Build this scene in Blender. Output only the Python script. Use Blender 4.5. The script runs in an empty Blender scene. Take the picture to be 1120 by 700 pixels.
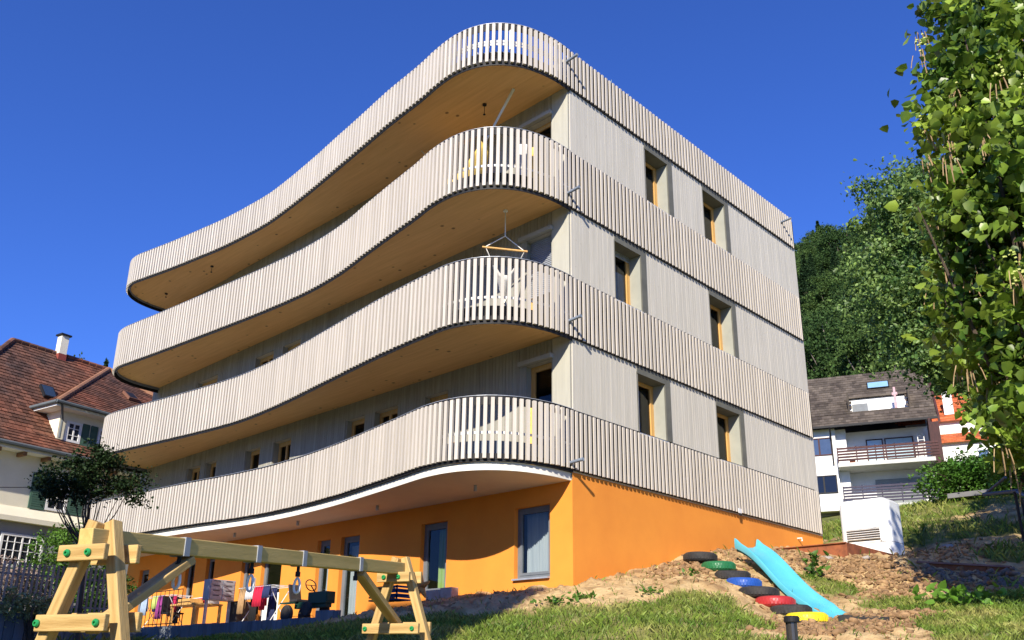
import bpy, math, random
import numpy as np
from mathutils import Vector, Matrix
random.seed(7); rng = np.random.default_rng(7)
R_ = math.radians
col = bpy.context.scene.collection
sc = bpy.context.scene

# ------------------------------------------------------------------ camera
CAM = np.array([-12.654, -10.599, 0.276]); YAW, PITCH, ROLL = R_(44.019), R_(18.516), R_(0.721)
F, CX, CY = 961.18, 560.0, 415.5
def cam_axes():
    d = np.array([math.cos(YAW)*math.cos(PITCH), math.sin(YAW)*math.cos(PITCH), math.sin(PITCH)])
    r = np.cross(d, [0, 0, 1]); r /= np.linalg.norm(r); u = np.cross(r, d)
    c, s = math.cos(ROLL), math.sin(ROLL)
    return c*r+s*u, -s*r+c*u, d
RR, UU, DD = cam_axes()
def ray(px, py):
    v = (px-CX)/F*RR-(py-CY)/F*UU+DD
    return v/np.linalg.norm(v)
def at(px, py, rg):      # survey point: sight line of the photo and horizontal distance from the tripod
    v = ray(px, py); return CAM+v*(rg/math.hypot(v[0], v[1]))
def atz(px, py, z):
    v = ray(px, py); return CAM+v*((z-CAM[2])/v[2])
cd = bpy.data.cameras.new('camera'); co = bpy.data.objects.new('camera', cd); col.objects.link(co); sc.camera = co
cd.sensor_width = 36; cd.lens = 36*F/1120; cd.shift_y = 65.5/1120; cd.clip_end = 3000; cd.clip_start = .05
M = Matrix([[RR[0], UU[0], -DD[0], CAM[0]], [RR[1], UU[1], -DD[1], CAM[1]], [RR[2], UU[2], -DD[2], CAM[2]], [0, 0, 0, 1]])
co.matrix_world = M

# ------------------------------------------------------------------ light
SAZ, SEL = R_(27), R_(29.6)          # travel azimuth of the light, elevation
w = bpy.data.worlds.new('World'); sc.world = w; w.use_nodes = True
nt = w.node_tree; bg = nt.nodes['Background']
sky = nt.nodes.new('ShaderNodeTexSky'); sky.sky_type = 'NISHITA'; sky.sun_disc = False
sky.sun_elevation = SEL
sdir = (-math.cos(SAZ), -math.sin(SAZ))
sky.sun_rotation = math.atan2(sdir[0], sdir[1])
sky.air_density = 1.0; sky.dust_density = 0.0; sky.ozone_density = 4.5; sky.altitude = 300
tint = nt.nodes.new('ShaderNodeVectorMath'); tint.operation = 'MULTIPLY'; tint.inputs[1].default_value = (.29, .45, .90)
nt.links.new(sky.outputs[0], tint.inputs[0]); nt.links.new(tint.outputs[0], bg.inputs[0])
bg.inputs[1].default_value = .15
sl = bpy.data.lights.new('sun', 'SUN'); sl.energy = 5.0; sl.angle = R_(.5); sl.color = (1, .91, .77)
so = bpy.data.objects.new('sun', sl); col.objects.link(so)
so.rotation_euler = Vector((math.cos(SAZ)*math.cos(SEL), math.sin(SAZ)*math.cos(SEL), -math.sin(SEL))).to_track_quat('-Z', 'Y').to_euler()
sc.view_settings.view_transform = 'Standard'; sc.view_settings.look = 'None'; sc.view_settings.exposure = 0.62
sc.view_settings.gamma = 1
sc.render.engine = 'CYCLES'

# ------------------------------------------------------------------ materials
MATS = {}
def mat(name, c1, c2=None, scale=3., rough=.8, bump=0., bscale=None, stretch=(1, 1, 1), rnd=0., spec=.3, metal=0., detail=5, lo=.35, hi=.65,
        coords='Object', c3=None, trans=0., bdist=.02):
    m = bpy.data.materials.new(name); m.use_nodes = True; n = m.node_tree; L = n.links
    bs = n.nodes['Principled BSDF']; bs.inputs['Roughness'].default_value = rough
    bs.inputs['Specular IOR Level'].default_value = spec; bs.inputs['Metallic'].default_value = metal
    tc = n.nodes.new('ShaderNodeTexCoord'); mp = n.nodes.new('ShaderNodeMapping'); mp.inputs['Scale'].default_value = stretch
    L.new(tc.outputs[coords], mp.inputs[0])
    if c2 is None: c2 = tuple(x*.85 for x in c1)
    ns = n.nodes.new('ShaderNodeTexNoise'); ns.inputs['Scale'].default_value = scale; ns.inputs['Detail'].default_value = detail
    ns.inputs['Roughness'].default_value = .62
    L.new(mp.outputs[0], ns.inputs['Vector'])
    rp = n.nodes.new('ShaderNodeValToRGB'); e = rp.color_ramp.elements
    e[0].position = lo; e[0].color = (*c1, 1); e[1].position = hi; e[1].color = (*c2, 1)
    if c3: x = rp.color_ramp.elements.new((lo+hi)/2); x.color = (*c3, 1)
    L.new(ns.outputs[0], rp.inputs[0]); out = rp.outputs[0]
    if rnd:
        a = n.nodes.new('ShaderNodeAttribute'); a.attribute_name = 'rnd'
        mr = n.nodes.new('ShaderNodeMapRange'); mr.inputs[3].default_value = 1-rnd; mr.inputs[4].default_value = 1+rnd
        L.new(a.outputs['Fac'], mr.inputs[0])
        mx = n.nodes.new('ShaderNodeVectorMath'); mx.operation = 'SCALE'
        L.new(out, mx.inputs[0]); L.new(mr.outputs[0], mx.inputs['Scale']); out = mx.outputs[0]
    L.new(out, bs.inputs['Base Color'])
    if bump:
        n2 = n.nodes.new('ShaderNodeTexNoise'); n2.inputs['Scale'].default_value = bscale or scale*4; n2.inputs['Detail'].default_value = 6
        L.new(mp.outputs[0], n2.inputs['Vector'])
        b = n.nodes.new('ShaderNodeBump'); b.inputs['Strength'].default_value = bump; b.inputs['Distance'].default_value = bdist
        L.new(n2.outputs[0], b.inputs['Height']); L.new(b.outputs[0], bs.inputs['Normal'])
    if trans:
        tr = n.nodes.new('ShaderNodeBsdfTranslucent'); L.new(out, tr.inputs[0])
        ms = n.nodes.new('ShaderNodeMixShader'); ms.inputs[0].default_value = trans
        L.new(bs.outputs[0], ms.inputs[1]); L.new(tr.outputs[0], ms.inputs[2]); L.new(ms.outputs[0], n.nodes['Material Output'].inputs[0])
    MATS[name] = m; m['out'] = 0
    return m
def N(m): return m.node_tree.nodes, m.node_tree.links, m.node_tree.nodes['Principled BSDF']

slat_m = mat('slat_wood', (.565, .52, .46), (.49, .45, .395), 1.6, .75, .15, 30, (8, 8, .5), rnd=.075)
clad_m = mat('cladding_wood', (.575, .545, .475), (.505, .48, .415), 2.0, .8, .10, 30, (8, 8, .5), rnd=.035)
# knots on the cladding and on the soffit boards
def add_knots(m, scale, stretch, thr, colr, amt=.7):
    n, L, bs = N(m)
    tc = n.new('ShaderNodeTexCoord'); mp = n.new('ShaderNodeMapping'); mp.inputs['Scale'].default_value = stretch
    v = n.new('ShaderNodeTexVoronoi'); v.inputs['Scale'].default_value = scale
    L.new(tc.outputs['Object'], mp.inputs[0]); L.new(mp.outputs[0], v.inputs['Vector'])
    mr = n.new('ShaderNodeMapRange'); mr.inputs[1].default_value = thr*.5; mr.inputs[2].default_value = thr
    mr.inputs[3].default_value = amt; mr.inputs[4].default_value = 0
    L.new(v.outputs['Distance'], mr.inputs[0])
    # only some cells carry a knot
    sp = n.new('ShaderNodeSeparateColor'); L.new(v.outputs['Color'], sp.inputs[0])
    gt = n.new('ShaderNodeMath'); gt.operation = 'GREATER_THAN'; gt.inputs[1].default_value = .45; L.new(sp.outputs[0], gt.inputs[0])
    mu = n.new('ShaderNodeMath'); mu.operation = 'MULTIPLY'; L.new(mr.outputs[0], mu.inputs[0]); L.new(gt.outputs[0], mu.inputs[1])
    mx = n.new('ShaderNodeMixRGB'); mx.inputs[2].default_value = (*colr, 1)
    src = bs.inputs['Base Color'].links[0].from_socket
    L.new(mu.outputs[0], mx.inputs[0]); L.new(src, mx.inputs[1]); L.new(mx.outputs[0], bs.inputs['Base Color'])
add_knots(clad_m, 5, (1, 1, .6), .07, (.25, .19, .14), .5)
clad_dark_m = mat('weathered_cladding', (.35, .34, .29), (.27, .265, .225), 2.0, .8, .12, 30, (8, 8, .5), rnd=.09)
soff_m = mat('soffit_timber', (.86, .51, .22), (.73, .41, .165), 1.6, .6, .08, 20, (9, .5, 1), rnd=0, lo=.3, hi=.7)
add_knots(soff_m, 3.6, (1, .8, 0), .17, (.16, .07, .03), .85)
orange_m = mat('orange_render', (.79, .30, .043), (.67, .23, .034), .6, .9, .45, 60, bdist=.006, detail=9, lo=.3, hi=.7)
rim_m = mat('slab_concrete', (.76, .74, .68), (.68, .66, .6), 2, .8, .15, 30)
csoff_m = mat('concrete_soffit', (.62, .54, .47), (.56, .48, .42), 1.2, .8)
anth_m = mat('anthracite_metal', (.018, .018, .02), (.012, .012, .014), 4, .6, spec=.25)
steel_m = mat('galvanised_steel', (.42, .45, .5), (.33, .36, .4), 6, .45, metal=.3, spec=.5)
whitemetal_m = mat('white_metal', (.75, .76, .76), (.68, .69, .7), 5, .5)
panel_m = mat('upstand_panel', (.2, .24, .3), (.16, .19, .24), 2, .6)
surr_m = mat('window_surround', (.15, .15, .125), (.11, .11, .095), 2, .7, .1, 40)
reveal_m = mat('window_reveal', (.36, .365, .31), (.31, .315, .27), 2, .7)
larch_m = mat('larch_frame', (.66, .39, .13), (.54, .30, .09), 3, .5, .1, 30, (8, 8, .5))
gframe_m = mat('grey_frame', (.16, .18, .2), (.13, .145, .16), 3, .5)
dark_m = mat('dark_interior', (.035, .03, .028), (.02, .018, .016), 2, .9)
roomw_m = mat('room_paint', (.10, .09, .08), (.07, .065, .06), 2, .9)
white_m = mat('white_paint', (.8, .8, .78), (.72, .72, .7), 1.5, .7, .05, 30)
curtw_m = mat('white_curtain', (.78, .8, .82), (.62, .66, .72), 2, .9, stretch=(1, 12, .3), trans=.25)
curtg_m = mat('green_curtain', (.42, .62, .12), (.6, .72, .35), 2, .9, stretch=(1, 14, .2), trans=.2)
glass_m = bpy.data.materials.new('window_glass'); glass_m.use_nodes = True
_n = glass_m.node_tree; _n.nodes.clear()
_o = _n.nodes.new('ShaderNodeOutputMaterial'); _t = _n.nodes.new('ShaderNodeBsdfTransparent'); _t.inputs[0].default_value = (.72, .78, .8, 1)
_g = _n.nodes.new('ShaderNodeBsdfGlossy'); _g.inputs[1].default_value = .015; _x = _n.nodes.new('ShaderNodeMixShader')
_f = _n.nodes.new('ShaderNodeFresnel'); _f.inputs[0].default_value = 1.5
_n.links.new(_f.outputs[0], _x.inputs[0]); _n.links.new(_t.outputs[0], _x.inputs[1]); _n.links.new(_g.outputs[0], _x.inputs[2]); _n.links.new(_x.outputs[0], _o.inputs[0])
corten_m = mat('corten_steel', (.30, .10, .04), (.16, .055, .028), 5, .8, .2, 40, c3=(.24, .08, .035))
pine_m = mat('treated_pine', (.60, .42, .17), (.40, .25, .085), 1.6, .6, .25, 14, (.8, 12, 12), lo=.35, hi=.62, rnd=.1)
add_knots(pine_m, 3, (.6, 3, 3), .12, (.2, .1, .04), .8)
pinegreen_m = mat('green_tinted_pine', (.66, .47, .17), (.44, .32, .10), 2.2, .6, .12, 20, (.7, 9, 9), lo=.3, hi=.72)
add_knots(pinegreen_m, 3, (.6, 3, 3), .1, (.16, .1, .04), .8)
greenplastic_m = mat('green_plastic', (.02, .28, .08), None, 3, .35, spec=.5)
rope_m = mat('white_rope', (.88, .88, .86), (.8, .8, .78), 30, .8)
slide_m = mat('turquoise_plastic', (.11, .50, .61), (.08, .43, .54), 1.2, .3, spec=.5)
rubber_m = mat('black_rubber', (.022, .022, .024), (.05, .045, .04), 5, .7, .4, 30)
def paint(nm, c, c2=None): return mat(nm, c, c2 or tuple(x*.8 for x in c), 6, .4, .25, 25, spec=.5)
tgreen_m = paint('green_tyre_paint', (.02, .16, .055)); tblue_m = paint('blue_tyre_paint', (.02, .09, .40)); tred_m = paint('red_tyre_paint', (.42, .03, .03)); tyell_m = paint('yellow_tyre_paint', (.85, .68, .02))
bark_m = mat('bark', (.10, .075, .055), (.05, .038, .03), 6, .95, .6, 20, (1, 1, .3))
def leafmat(nm, a, b, tr=.3, c3=None, sp=.35, rough=.5): return mat(nm, a, b, .9, rough, rnd=.45, trans=tr, c3=c3, spec=sp)
leaf_cat = leafmat('catalpa_leaf', (.06, .135, .018), (.30, .41, .05), .35, sp=.5, rough=.38)
leaf_mid = leafmat('maple_leaf', (.055, .13, .03), (.23, .34, .085), .35, sp=.45)
leaf_dark = leafmat('dark_leaf', (.014, .030, .012), (.03, .055, .018), .12, sp=.15)
leaf_bush = leafmat('bush_leaf', (.055, .14, .015), (.11, .22, .03), .3)
leaf_con = leafmat('fir_needles', (.017, .042, .017), (.036, .070, .026), .12, sp=.1, rough=.8)
leaf_bee = leafmat('beech_leaf', (.027, .064, .017), (.052, .098, .026), .2, sp=.15, rough=.7)
leaf_bri = leafmat('bright_beech_leaf', (.048, .10, .025), (.085, .14, .036), .25, sp=.15, rough=.7)
pod_m = mat('dry_pods', (.42, .30, .16), (.25, .16, .08), 8, .8)
flower_m = mat('yellow_green_buds', (.50, .52, .18), (.36, .44, .10), 8, .8)
grass_m = leafmat('grass_blades', (.10, .18, .025), (.34, .33, .10), .3, c3=(.18, .25, .04), sp=.2)
clod_m = mat('soil_clods', (.35, .22, .11), (.18, .105, .05), 6, .95, .5, 25, rnd=.2)
stone_m = mat('stone', (.42, .38, .33), (.28, .25, .22), 5, .85, .4, 20)
blue_pl_m = mat('weathered_planks', (.17, .19, .21), (.12, .135, .15), 1.5, .85, .2, 25, (6, 6, .6), rnd=.2)
slatbrown_m = mat('brown_pickets', (.38, .31, .26), (.26, .21, .18), 3, .8, rnd=.3)
pave_m = mat('patio_concrete', (.4, .38, .35), (.32, .3, .28), 3, .85, .2, 30)
cream_m = mat('cream_render', (.82, .77, .60), (.74, .69, .53), .8, .9, .2, 30)
greyr_m = mat('grey_render', (.30, .31, .32), (.25, .26, .27), 1, .9, .2, 30)
shut_m = mat('green_shutters', (.07, .14, .10), (.05, .10, .075), 4, .7)
tile_red = mat('red_clay_tiles', (.20, .072, .040), (.078, .048, .038), .35, .85, rnd=.4, c3=(.15, .068, .042), detail=8, lo=.36, hi=.6)
tile_dark = mat('dark_roof_tiles', (.065, .052, .042), (.115, .095, .075), .8, .85, rnd=.35)
tile_or = mat('orange_roof_tiles', (.55, .15, .05), (.42, .11, .045), 1, .85, rnd=.3)
wood_brown = mat('red_brown_boards', (.075, .028, .026), (.045, .02, .02), 3, .7, stretch=(4, 4, 1), rnd=.2)
wood_dk = mat('brown_wood', (.28, .15, .07), (.18, .09, .045), 4, .6, stretch=(1, 1, 4))
fabric = lambda nm, c: mat(nm, c, tuple(x*.75 for x in c), 12, .95)
hedge_m = leafmat('hedge_leaf', (.05, .14, .015), (.10, .21, .03), .25)
brownhedge = leafmat('dry_hedge_twigs', (.24, .18, .15), (.38, .30, .25), .05, sp=.05)

# ------------------------------------------------------------------ mesh building
class MB:
    def __init__(s): s.v = []; s.f = []; s.r = []; s.m = []
    def add(s, vs, fs, rnd=None, mi=0):
        b = len(s.v); s.v.extend([tuple(map(float, p)) for p in vs]); r = random.random() if rnd is None else rnd
        for f in fs: s.f.append(tuple(i+b for i in f)); s.r.append(r); s.m.append(mi)
    def hexa(s, p, rnd=None, mi=0):   # 8 points: bottom loop then top loop
        s.add(p, [(0, 3, 2, 1), (4, 5, 6, 7), (0, 1, 5, 4), (1, 2, 6, 5), (2, 3, 7, 6), (3, 0, 4, 7)], rnd, mi)
    def box(s, a, b, rnd=None, mi=0):
        x0, y0, z0 = a; x1, y1, z1 = b
        if x0 > x1: x0, x1 = x1, x0
        if y0 > y1: y0, y1 = y1, y0
        if z0 > z1: z0, z1 = z1, z0
        s.hexa([(x0, y0, z0), (x1, y0, z0), (x1, y1, z0), (x0, y1, z0), (x0, y0, z1), (x1, y0, z1), (x1, y1, z1), (x0, y1, z1)], rnd, mi)
    def obox(s, c, ax, ay, az, rnd=None, mi=0):
        c, ax, ay, az = map(np.array, (c, ax, ay, az))
        s.hexa([c-ax-ay-az, c+ax-ay-az, c+ax+ay-az, c-ax+ay-az, c-ax-ay+az, c+ax-ay+az, c+ax+ay+az, c-ax+ay+az], rnd, mi)
    def bar(s, p, q, wd, ht, up=(0, 0, 1), rnd=None, mi=0):
        p = np.array(p, float); q = np.array(q, float); t = q-p; L = np.linalg.norm(t); t /= L
        u = np.array(up, float); sx = np.cross(t, u)
        if np.linalg.norm(sx) < 1e-3: sx = np.cross(t, [1, 0, 0])
        sx /= np.linalg.norm(sx); u = np.cross(sx, t)
        s.obox((p+q)/2, t*L/2, sx*wd/2, u*ht/2, rnd, mi)
    def tube(s, pts, r, k=8, rnd=None, mi=0, cap=True):
        pts = [np.array(p, float) for p in pts]; n = len(pts)
        rs = r if hasattr(r, '__len__') else [r]*n
        vs = []; ref = np.array([0.3, 0.2, 1.])
        for i in range(n):
            t = pts[min(i+1, n-1)]-pts[max(i-1, 0)]; t /= (np.linalg.norm(t)+1e-9)
            a = np.cross(t, ref)
            if np.linalg.norm(a) < .1: a = np.cross(t, [1, 0, 0])
            a /= np.linalg.norm(a); b = np.cross(t, a)
            for j in range(k):
                th = 2*math.pi*j/k; vs.append(pts[i]+rs[i]*(math.cos(th)*a+math.sin(th)*b))
        fs = [(i*k+j, i*k+(j+1) % k, (i+1)*k+(j+1) % k, (i+1)*k+j) for i in range(n-1) for j in range(k)]
        if cap: fs += [tuple(range(k))[::-1], tuple((n-1)*k+j for j in range(k))]
        s.add(vs, fs, rnd, mi)
    def lathe(s, c, prof, k=20, rnd=None, mi=0, ax=(0, 0, 1)):
        c = np.array(c, float); az = np.array(ax, float); az /= np.linalg.norm(az)
        a = np.cross(az, [0, 1, .01]); a /= np.linalg.norm(a); b = np.cross(az, a)
        vs = [c+az*h+r*(math.cos(2*math.pi*j/k)*a+math.sin(2*math.pi*j/k)*b) for r, h in prof for j in range(k)]
        n = len(prof)
        fs = [(i*k+j, i*k+(j+1) % k, (i+1)*k+(j+1) % k, (i+1)*k+j) for i in range(n-1) for j in range(k)]
        if prof[0][0] > 1e-4: fs.append(tuple(range(k))[::-1])
        if prof[-1][0] > 1e-4: fs.append(tuple((n-1)*k+j for j in range(k)))
        s.add(vs, fs, rnd, mi)
    def grid(s, P, rnd=None, mi=0):   # P[i][j] points
        n, m = len(P), len(P[0]); vs = [p for r in P for p in r]
        s.add(vs, [(i*m+j, i*m+j+1, (i+1)*m+j+1, (i+1)*m+j) for i in range(n-1) for j in range(m-1)], rnd, mi)
    def build(s, name, mats, parent=None, smooth=False, bevel=0, loc=None):
        me = bpy.data.meshes.new(name)
        if loc is not None: s.v = [(a-loc[0], b-loc[1], c-loc[2]) for a, b, c in s.v]
        me.from_pydata(s.v, [], s.f)
        if not isinstance(mats, (list, tuple)): mats = [mats]
        for m in mats: me.materials.append(m)
        me.polygons.foreach_set('material_index', s.m)
        a = me.attributes.new('rnd', 'FLOAT', 'FACE'); a.data.foreach_set('value', s.r)
        if smooth: me.polygons.foreach_set('use_smooth', [True]*len(s.f))
        me.update()
        o = bpy.data.objects.new(name, me); col.objects.link(o)
        if loc is not None: o.location = loc
        if parent is not None:
            o.parent = parent
            if parent.name in ROOTLOC:
                pl = ROOTLOC[parent.name]; b = (0, 0, 0) if loc is None else loc
                o.location = tuple(b[i]-pl[i] for i in range(3))
        if bevel:
            bv = o.modifiers.new('bevel', 'BEVEL'); bv.width = bevel; bv.segments = 2; bv.limit_method = 'ANGLE'
        return o
ROOTLOC = {}
def tag(o, label=None, cat=None, group=None, kind=None):
    if label: o['label'] = label
    if cat: o['category'] = cat
    if group: o['group'] = group
    if kind: o['kind'] = kind
    return o
def empty(name, loc, label, cat, group=None):
    o = bpy.data.objects.new(name, None); col.objects.link(o); o.empty_display_size = .2
    o.location = tuple(map(float, loc)); ROOTLOC[o.name] = tuple(map(float, loc)); tag(o, label, cat, group); return o
def beam(name, p, q, wd, ht, m, parent, up=(0, 0, 1), bevel=.006):   # a timber with its own grain direction
    p = np.array(p, float); q = np.array(q, float); t = q-p; L = np.linalg.norm(t); t /= L
    sx = np.cross(np.array(up, float), t); sx /= np.linalg.norm(sx); u = np.cross(t, sx)
    b = MB(); b.box((-L/2, -wd/2, -ht/2), (L/2, wd/2, ht/2)); o = b.build(name, m, None, bevel=bevel)
    c = (p+q)/2; pl = ROOTLOC.get(parent.name, (0, 0, 0)) if parent else (0, 0, 0)
    o.parent = parent
    o.matrix_local = Matrix([[t[0], sx[0], u[0], c[0]-pl[0]], [t[1], sx[1], u[1], c[1]-pl[1]], [t[2], sx[2], u[2], c[2]-pl[2]], [0, 0, 0, 1]])
    return o

# ------------------------------------------------------------------ noise
def vnoise(x, y, seed=0):
    def h(i, j):
        n = (i.astype(np.int64)*374761393+j.astype(np.int64)*668265263+seed*1442695041) & 0x7fffffff
        n = ((n ^ (n >> 13))*1274126177) & 0x7fffffff
        return ((n ^ (n >> 16)) & 0xffff)/65535.
    i, j = np.floor(x), np.floor(y); fx, fy = x-i, y-j; fx = fx*fx*(3-2*fx); fy = fy*fy*(3-2*fy)
    return (h(i, j)*(1-fx)+h(i+1, j)*fx)*(1-fy)+(h(i, j+1)*(1-fx)+h(i+1, j+1)*fx)*fy
def fbm(x, y, o=4, seed=0):
    s = 0; a = 1; t = 0
    for k in range(o): s = s+a*(vnoise(x*2**k, y*2**k, seed+k)-.5); t += a; a *= .55
    return s/t

# ------------------------------------------------------------------ terrain
# (px, py, range, soil) survey points of the ground, then plain world points
G = [(350, 699, 12.6, 0), (400, 700, 12.2, 0), (450, 700, 12.0, 0), (450, 682, 14.2, .3), (450, 668, 16.2, 1), (420, 672, 17, 1),
     (500, 700, 12, 0), (500, 682, 13.8, 0), (500, 664, 16.5, 1), (560, 700, 12, 0), (560, 676, 13.8, .35), (560, 662, 15.3, .9),
     (626, 700, 12, 0), (626, 680, 13, 0), (626, 668, 14.0, .1), (626, 656, 15.1, 1), (660, 643, 15.9, 1), (700, 700, 12, 0), (700, 672, 13.8, 0), (700, 654, 15.2, .9), (700, 636, 16.7, 1),
     (750, 700, 12, 0), (750, 672, 13.9, 0), (750, 655, 15.1, .1), (740, 632, 16.9, 1), (755, 616, 18.2, 1), (790, 604, 20, 1),
     (800, 700, 12, 0), (800, 672, 14.4, 0), (795, 652, 15.4, .2),
     (785, 628, 17.2, 1), (806, 640, 16.4, 1), (822, 655, 15.9, 1), (842, 670, 15.4, 1), (862, 680, 15.2, 1), (880, 687, 14.9, 1), (806, 618, 18.0, 1),
     (835, 612, 19.0, 1), (862, 632, 18.0, 1), (890, 655, 17.0, 1), (915, 681, 15.6, 1), (845, 640, 17.0, 1), (880, 668, 16.2, 1),
     (866, 699, 12.6, .7), (900, 700, 12.6, 1), (960, 700, 12.4, 1), (940, 690, 14, 1), (845, 700, 12.2, 0),
     (850, 606, 21.8, 1), (890, 612, 21.3, 1), (924, 618, 21.6, 1), (895, 628, 19.4, .8), (905, 645, 18.2, 0), (960, 662, 16.8, .2), (960, 672, 15.6, 1), (930, 668, 16.4, 1),
     (955, 612, 21.2, 1), (985, 616, 20.8, 1), (1000, 622, 20, 1), (1025, 652, 18.8, 1), (1015, 648, 21.0, 1), (1060, 650, 21.2, 1), (1100, 640, 21.4, .3), (940, 630, 19.6, 1), (990, 636, 19, 1), (930, 650, 17.8, .3), (1000, 662, 17, 0), (1050, 668, 16.4, 0),
     (1010, 700, 12.2, .6), (1060, 700, 12.2, 0), (1110, 700, 12.2, 0), (1110, 672, 15, 0), (1060, 682, 14.4, 0), (1110, 645, 18.2, 0), (1080, 652, 18.4, .6),
     (1010, 612, 23, 1), (1010, 606, 25, 1), (1040, 597, 26.5, 1), (1075, 598, 26, .8), (1105, 604, 24.5, 0), (1060, 584, 28.5, .3), (1000, 585, 29, .2), (1100, 580, 28.5, 0),
     (1000, 566, 32, 0), (1050, 562, 31.5, .2), (1090, 560, 30.5, .9), (1110, 570, 29, .6), (1020, 552, 36, 0), (1060, 546, 33, 0), (1110, 550, 31, .5), (960, 553, 50, 0), (910, 560, 48, .5), (908, 588, 30, .6)]
Wp = [(0, 0, 1.84, 1), (0, 1.5, 1.8, 1), (-.45, 3, 1.74, 1), (-.3, 4.1, 1.55, 1), (1, 4, 1.8, 1), (.9, 0, 2.08, 1), (2.1, 0, 2.32, 1), (3.8, 0, 2.72, 1), (5.7, 0, 3.08, 1), (7.5, 0, 3.3, 1), (10.5, 0, 3.45, 1), (5, 3, 2.6, 1), (10, 8, 3.5, 1),
      (-2.6, 4.4, 1.0, .8), (-2.6, 6, .8, 0), (-2.6, 9, .75, 0), (-2.6, 12.8, .75, 0), (-1.2, 6.5, .9, 0), (-1, 14, .9, 0), (0, 18, 1.0, 0), (-6, 9, .7, 0), (-8, 10, .8, 0), (-6, 14, 1.2, 0), (-6, 20, 1.8, 0), (0, 24, 2.2, 0), (-8, 5, .45, 0),
      (8, -3, 2.9, 1), (10, -2.6, 3.05, 1), (12, -1, 3.2, 1), (11, 1, 3.4, .5), (15, 3, 4.2, 0),
      (-12.65, -10.6, -1.35, 0), (-10.5, -5.4, -1.1, 0), (-7.4, -4.1, -.85, 0), (-12, -4, -1.1, 0), (-9, -8, -1.1, 0), (-5, -9, -.6, 0), (-10, -13, -1.6, 0), (-16, -9, -1.6, 0), (-14, 2, -.6, 0), (-3, -12, -.5, 0), (3, -12, .4, 0),
      (-22, -8, -2, 0), (-22, 5, -1.5, 0), (-18, 20, 0, 0), (-5, -22, -2, 0), (10, -16, 1, 0), (22, -14, 3.5, 0), (30, -8, 5.5, 0)]
P = []; S = []
for px, py, rg, so_ in G: P.append(at(px, py, rg)); S.append(so_)
for x, y, z, so_ in Wp: P.append(np.array([x, y, z])); S.append(so_)
P = np.array(P); S = np.array(S)
def kern(d): return np.where(d > 1e-9, d*d*np.log(np.maximum(d, 1e-9)), 0.)
def fit(P):
    n = len(P); D = np.linalg.norm(P[:, None, :2]-P[None, :, :2], axis=2)
    A = np.zeros((n+3, n+3)); A[:n, :n] = kern(D)+np.eye(n)*.6; A[:n, n] = 1; A[:n, n+1:] = P[:, :2]; A[n, :n] = 1; A[n+1:, :n] = P[:, :2].T
    return np.linalg.solve(A, np.concatenate([P[:, 2], [0, 0, 0]]))
W = fit(P)
def near_h(x, y):
    x = np.atleast_1d(x).astype(float); y = np.atleast_1d(y).astype(float); o = np.full(x.shape, W[-3])+W[-2]*x+W[-1]*y
    for i in range(len(P)): o = o+W[i]*kern(np.hypot(x-P[i, 0], y-P[i, 1]))
    return o
def far_h(x, y):
    dx, dy = x-CAM[0], y-CAM[1]; rg = np.hypot(dx, dy); a = np.degrees(np.arctan2(dy, dx))
    right = np.exp(-((a-14)/30)**2)
    z = np.interp(rg, [0, 12, 30, 45, 60, 72, 100, 165, 190, 260, 700], [-1.3, .4, 5.0, 8.2, 10.7, 14, 33, 74, 80, 84, 60])
    z2 = np.interp(rg, [0, 15, 40, 70, 200, 700], [-1.3, .4, 2.6, 5, 32, 70]); z3 = np.interp(rg, [0, 20, 60, 200, 700], [-1.4, -1.8, -3, -6, -8])
    up = np.clip((np.cos(np.radians(a-50))+.25)/.7, 0, 1)
    return right*z+(1-right)*(up*z2+(1-up)*z3)+fbm(x*.04, y*.04, 3, 5)*np.clip((rg-70)/20, 0, 1)*4
def height(x, y, bumps=True):
    x = np.atleast_1d(x).astype(float); y = np.atleast_1d(y).astype(float)
    rg = np.hypot(x-CAM[0], y-CAM[1]); t = np.clip((rg-31)/14, 0, 1); t = t*t*(3-2*t)
    z = near_h(x, y)*(1-t)+far_h(x, y)*t
    if bumps:
        s = soil(x, y); nearw = np.clip(1-(rg-30)/10, 0, 1)
        z = z+nearw*(fbm(x*.8, y*.8, 3, 3)*.12+s*(fbm(x*2.6, y*2.6, 5, 11)*.18+np.abs(fbm(x*6, y*6, 4, 15))*.22*(.35+1.3*np.clip(fbm(x*.35, y*.35, 2, 77)*2+.4+(x+y*0>4.5)*.35, 0, 1))))
    return z
def soil(x, y):
    x = np.atleast_1d(x).astype(float); y = np.atleast_1d(y).astype(float); num = 0; den = 0
    for i in range(len(P)):
        w_ = 1/((x-P[i, 0])**2+(y-P[i, 1])**2+.12)**1.7; num = num+w_*S[i]; den = den+w_
    rg = np.hypot(x-CAM[0], y-CAM[1])
    s = num/den+fbm(x*1.3, y*1.3, 4, 21)*.75
    s = np.clip((s-.42)/.16, 0, 1)
    return s*np.clip((34-rg)/4, 0, 1)
azs = np.concatenate([np.arange(-180, 8, 6), np.arange(8, 80, .2), np.arange(80, 180, 5)]); azs = np.radians(azs)
rgs = np.concatenate([[.3], np.arange(1, 11, .6), np.arange(11, 27, .07), np.arange(27, 34, .25), np.arange(34, 70, 1.2), np.geomspace(70, 1500, 36)])
A_, B_ = np.meshgrid(azs, rgs); gx = CAM[0]+np.cos(A_)*B_; gy = CAM[1]+np.sin(A_)*B_
gz = height(gx.ravel(), gy.ravel()).reshape(gx.shape); gs = soil(gx.ravel(), gy.ravel())
na, nr = len(azs), len(rgs)
me = bpy.data.meshes.new('ground')
vv = np.stack([gx, gy, gz], -1).reshape(-1, 3); vv = np.vstack([vv, [[CAM[0], CAM[1], gz[0].mean()]]])
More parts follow.
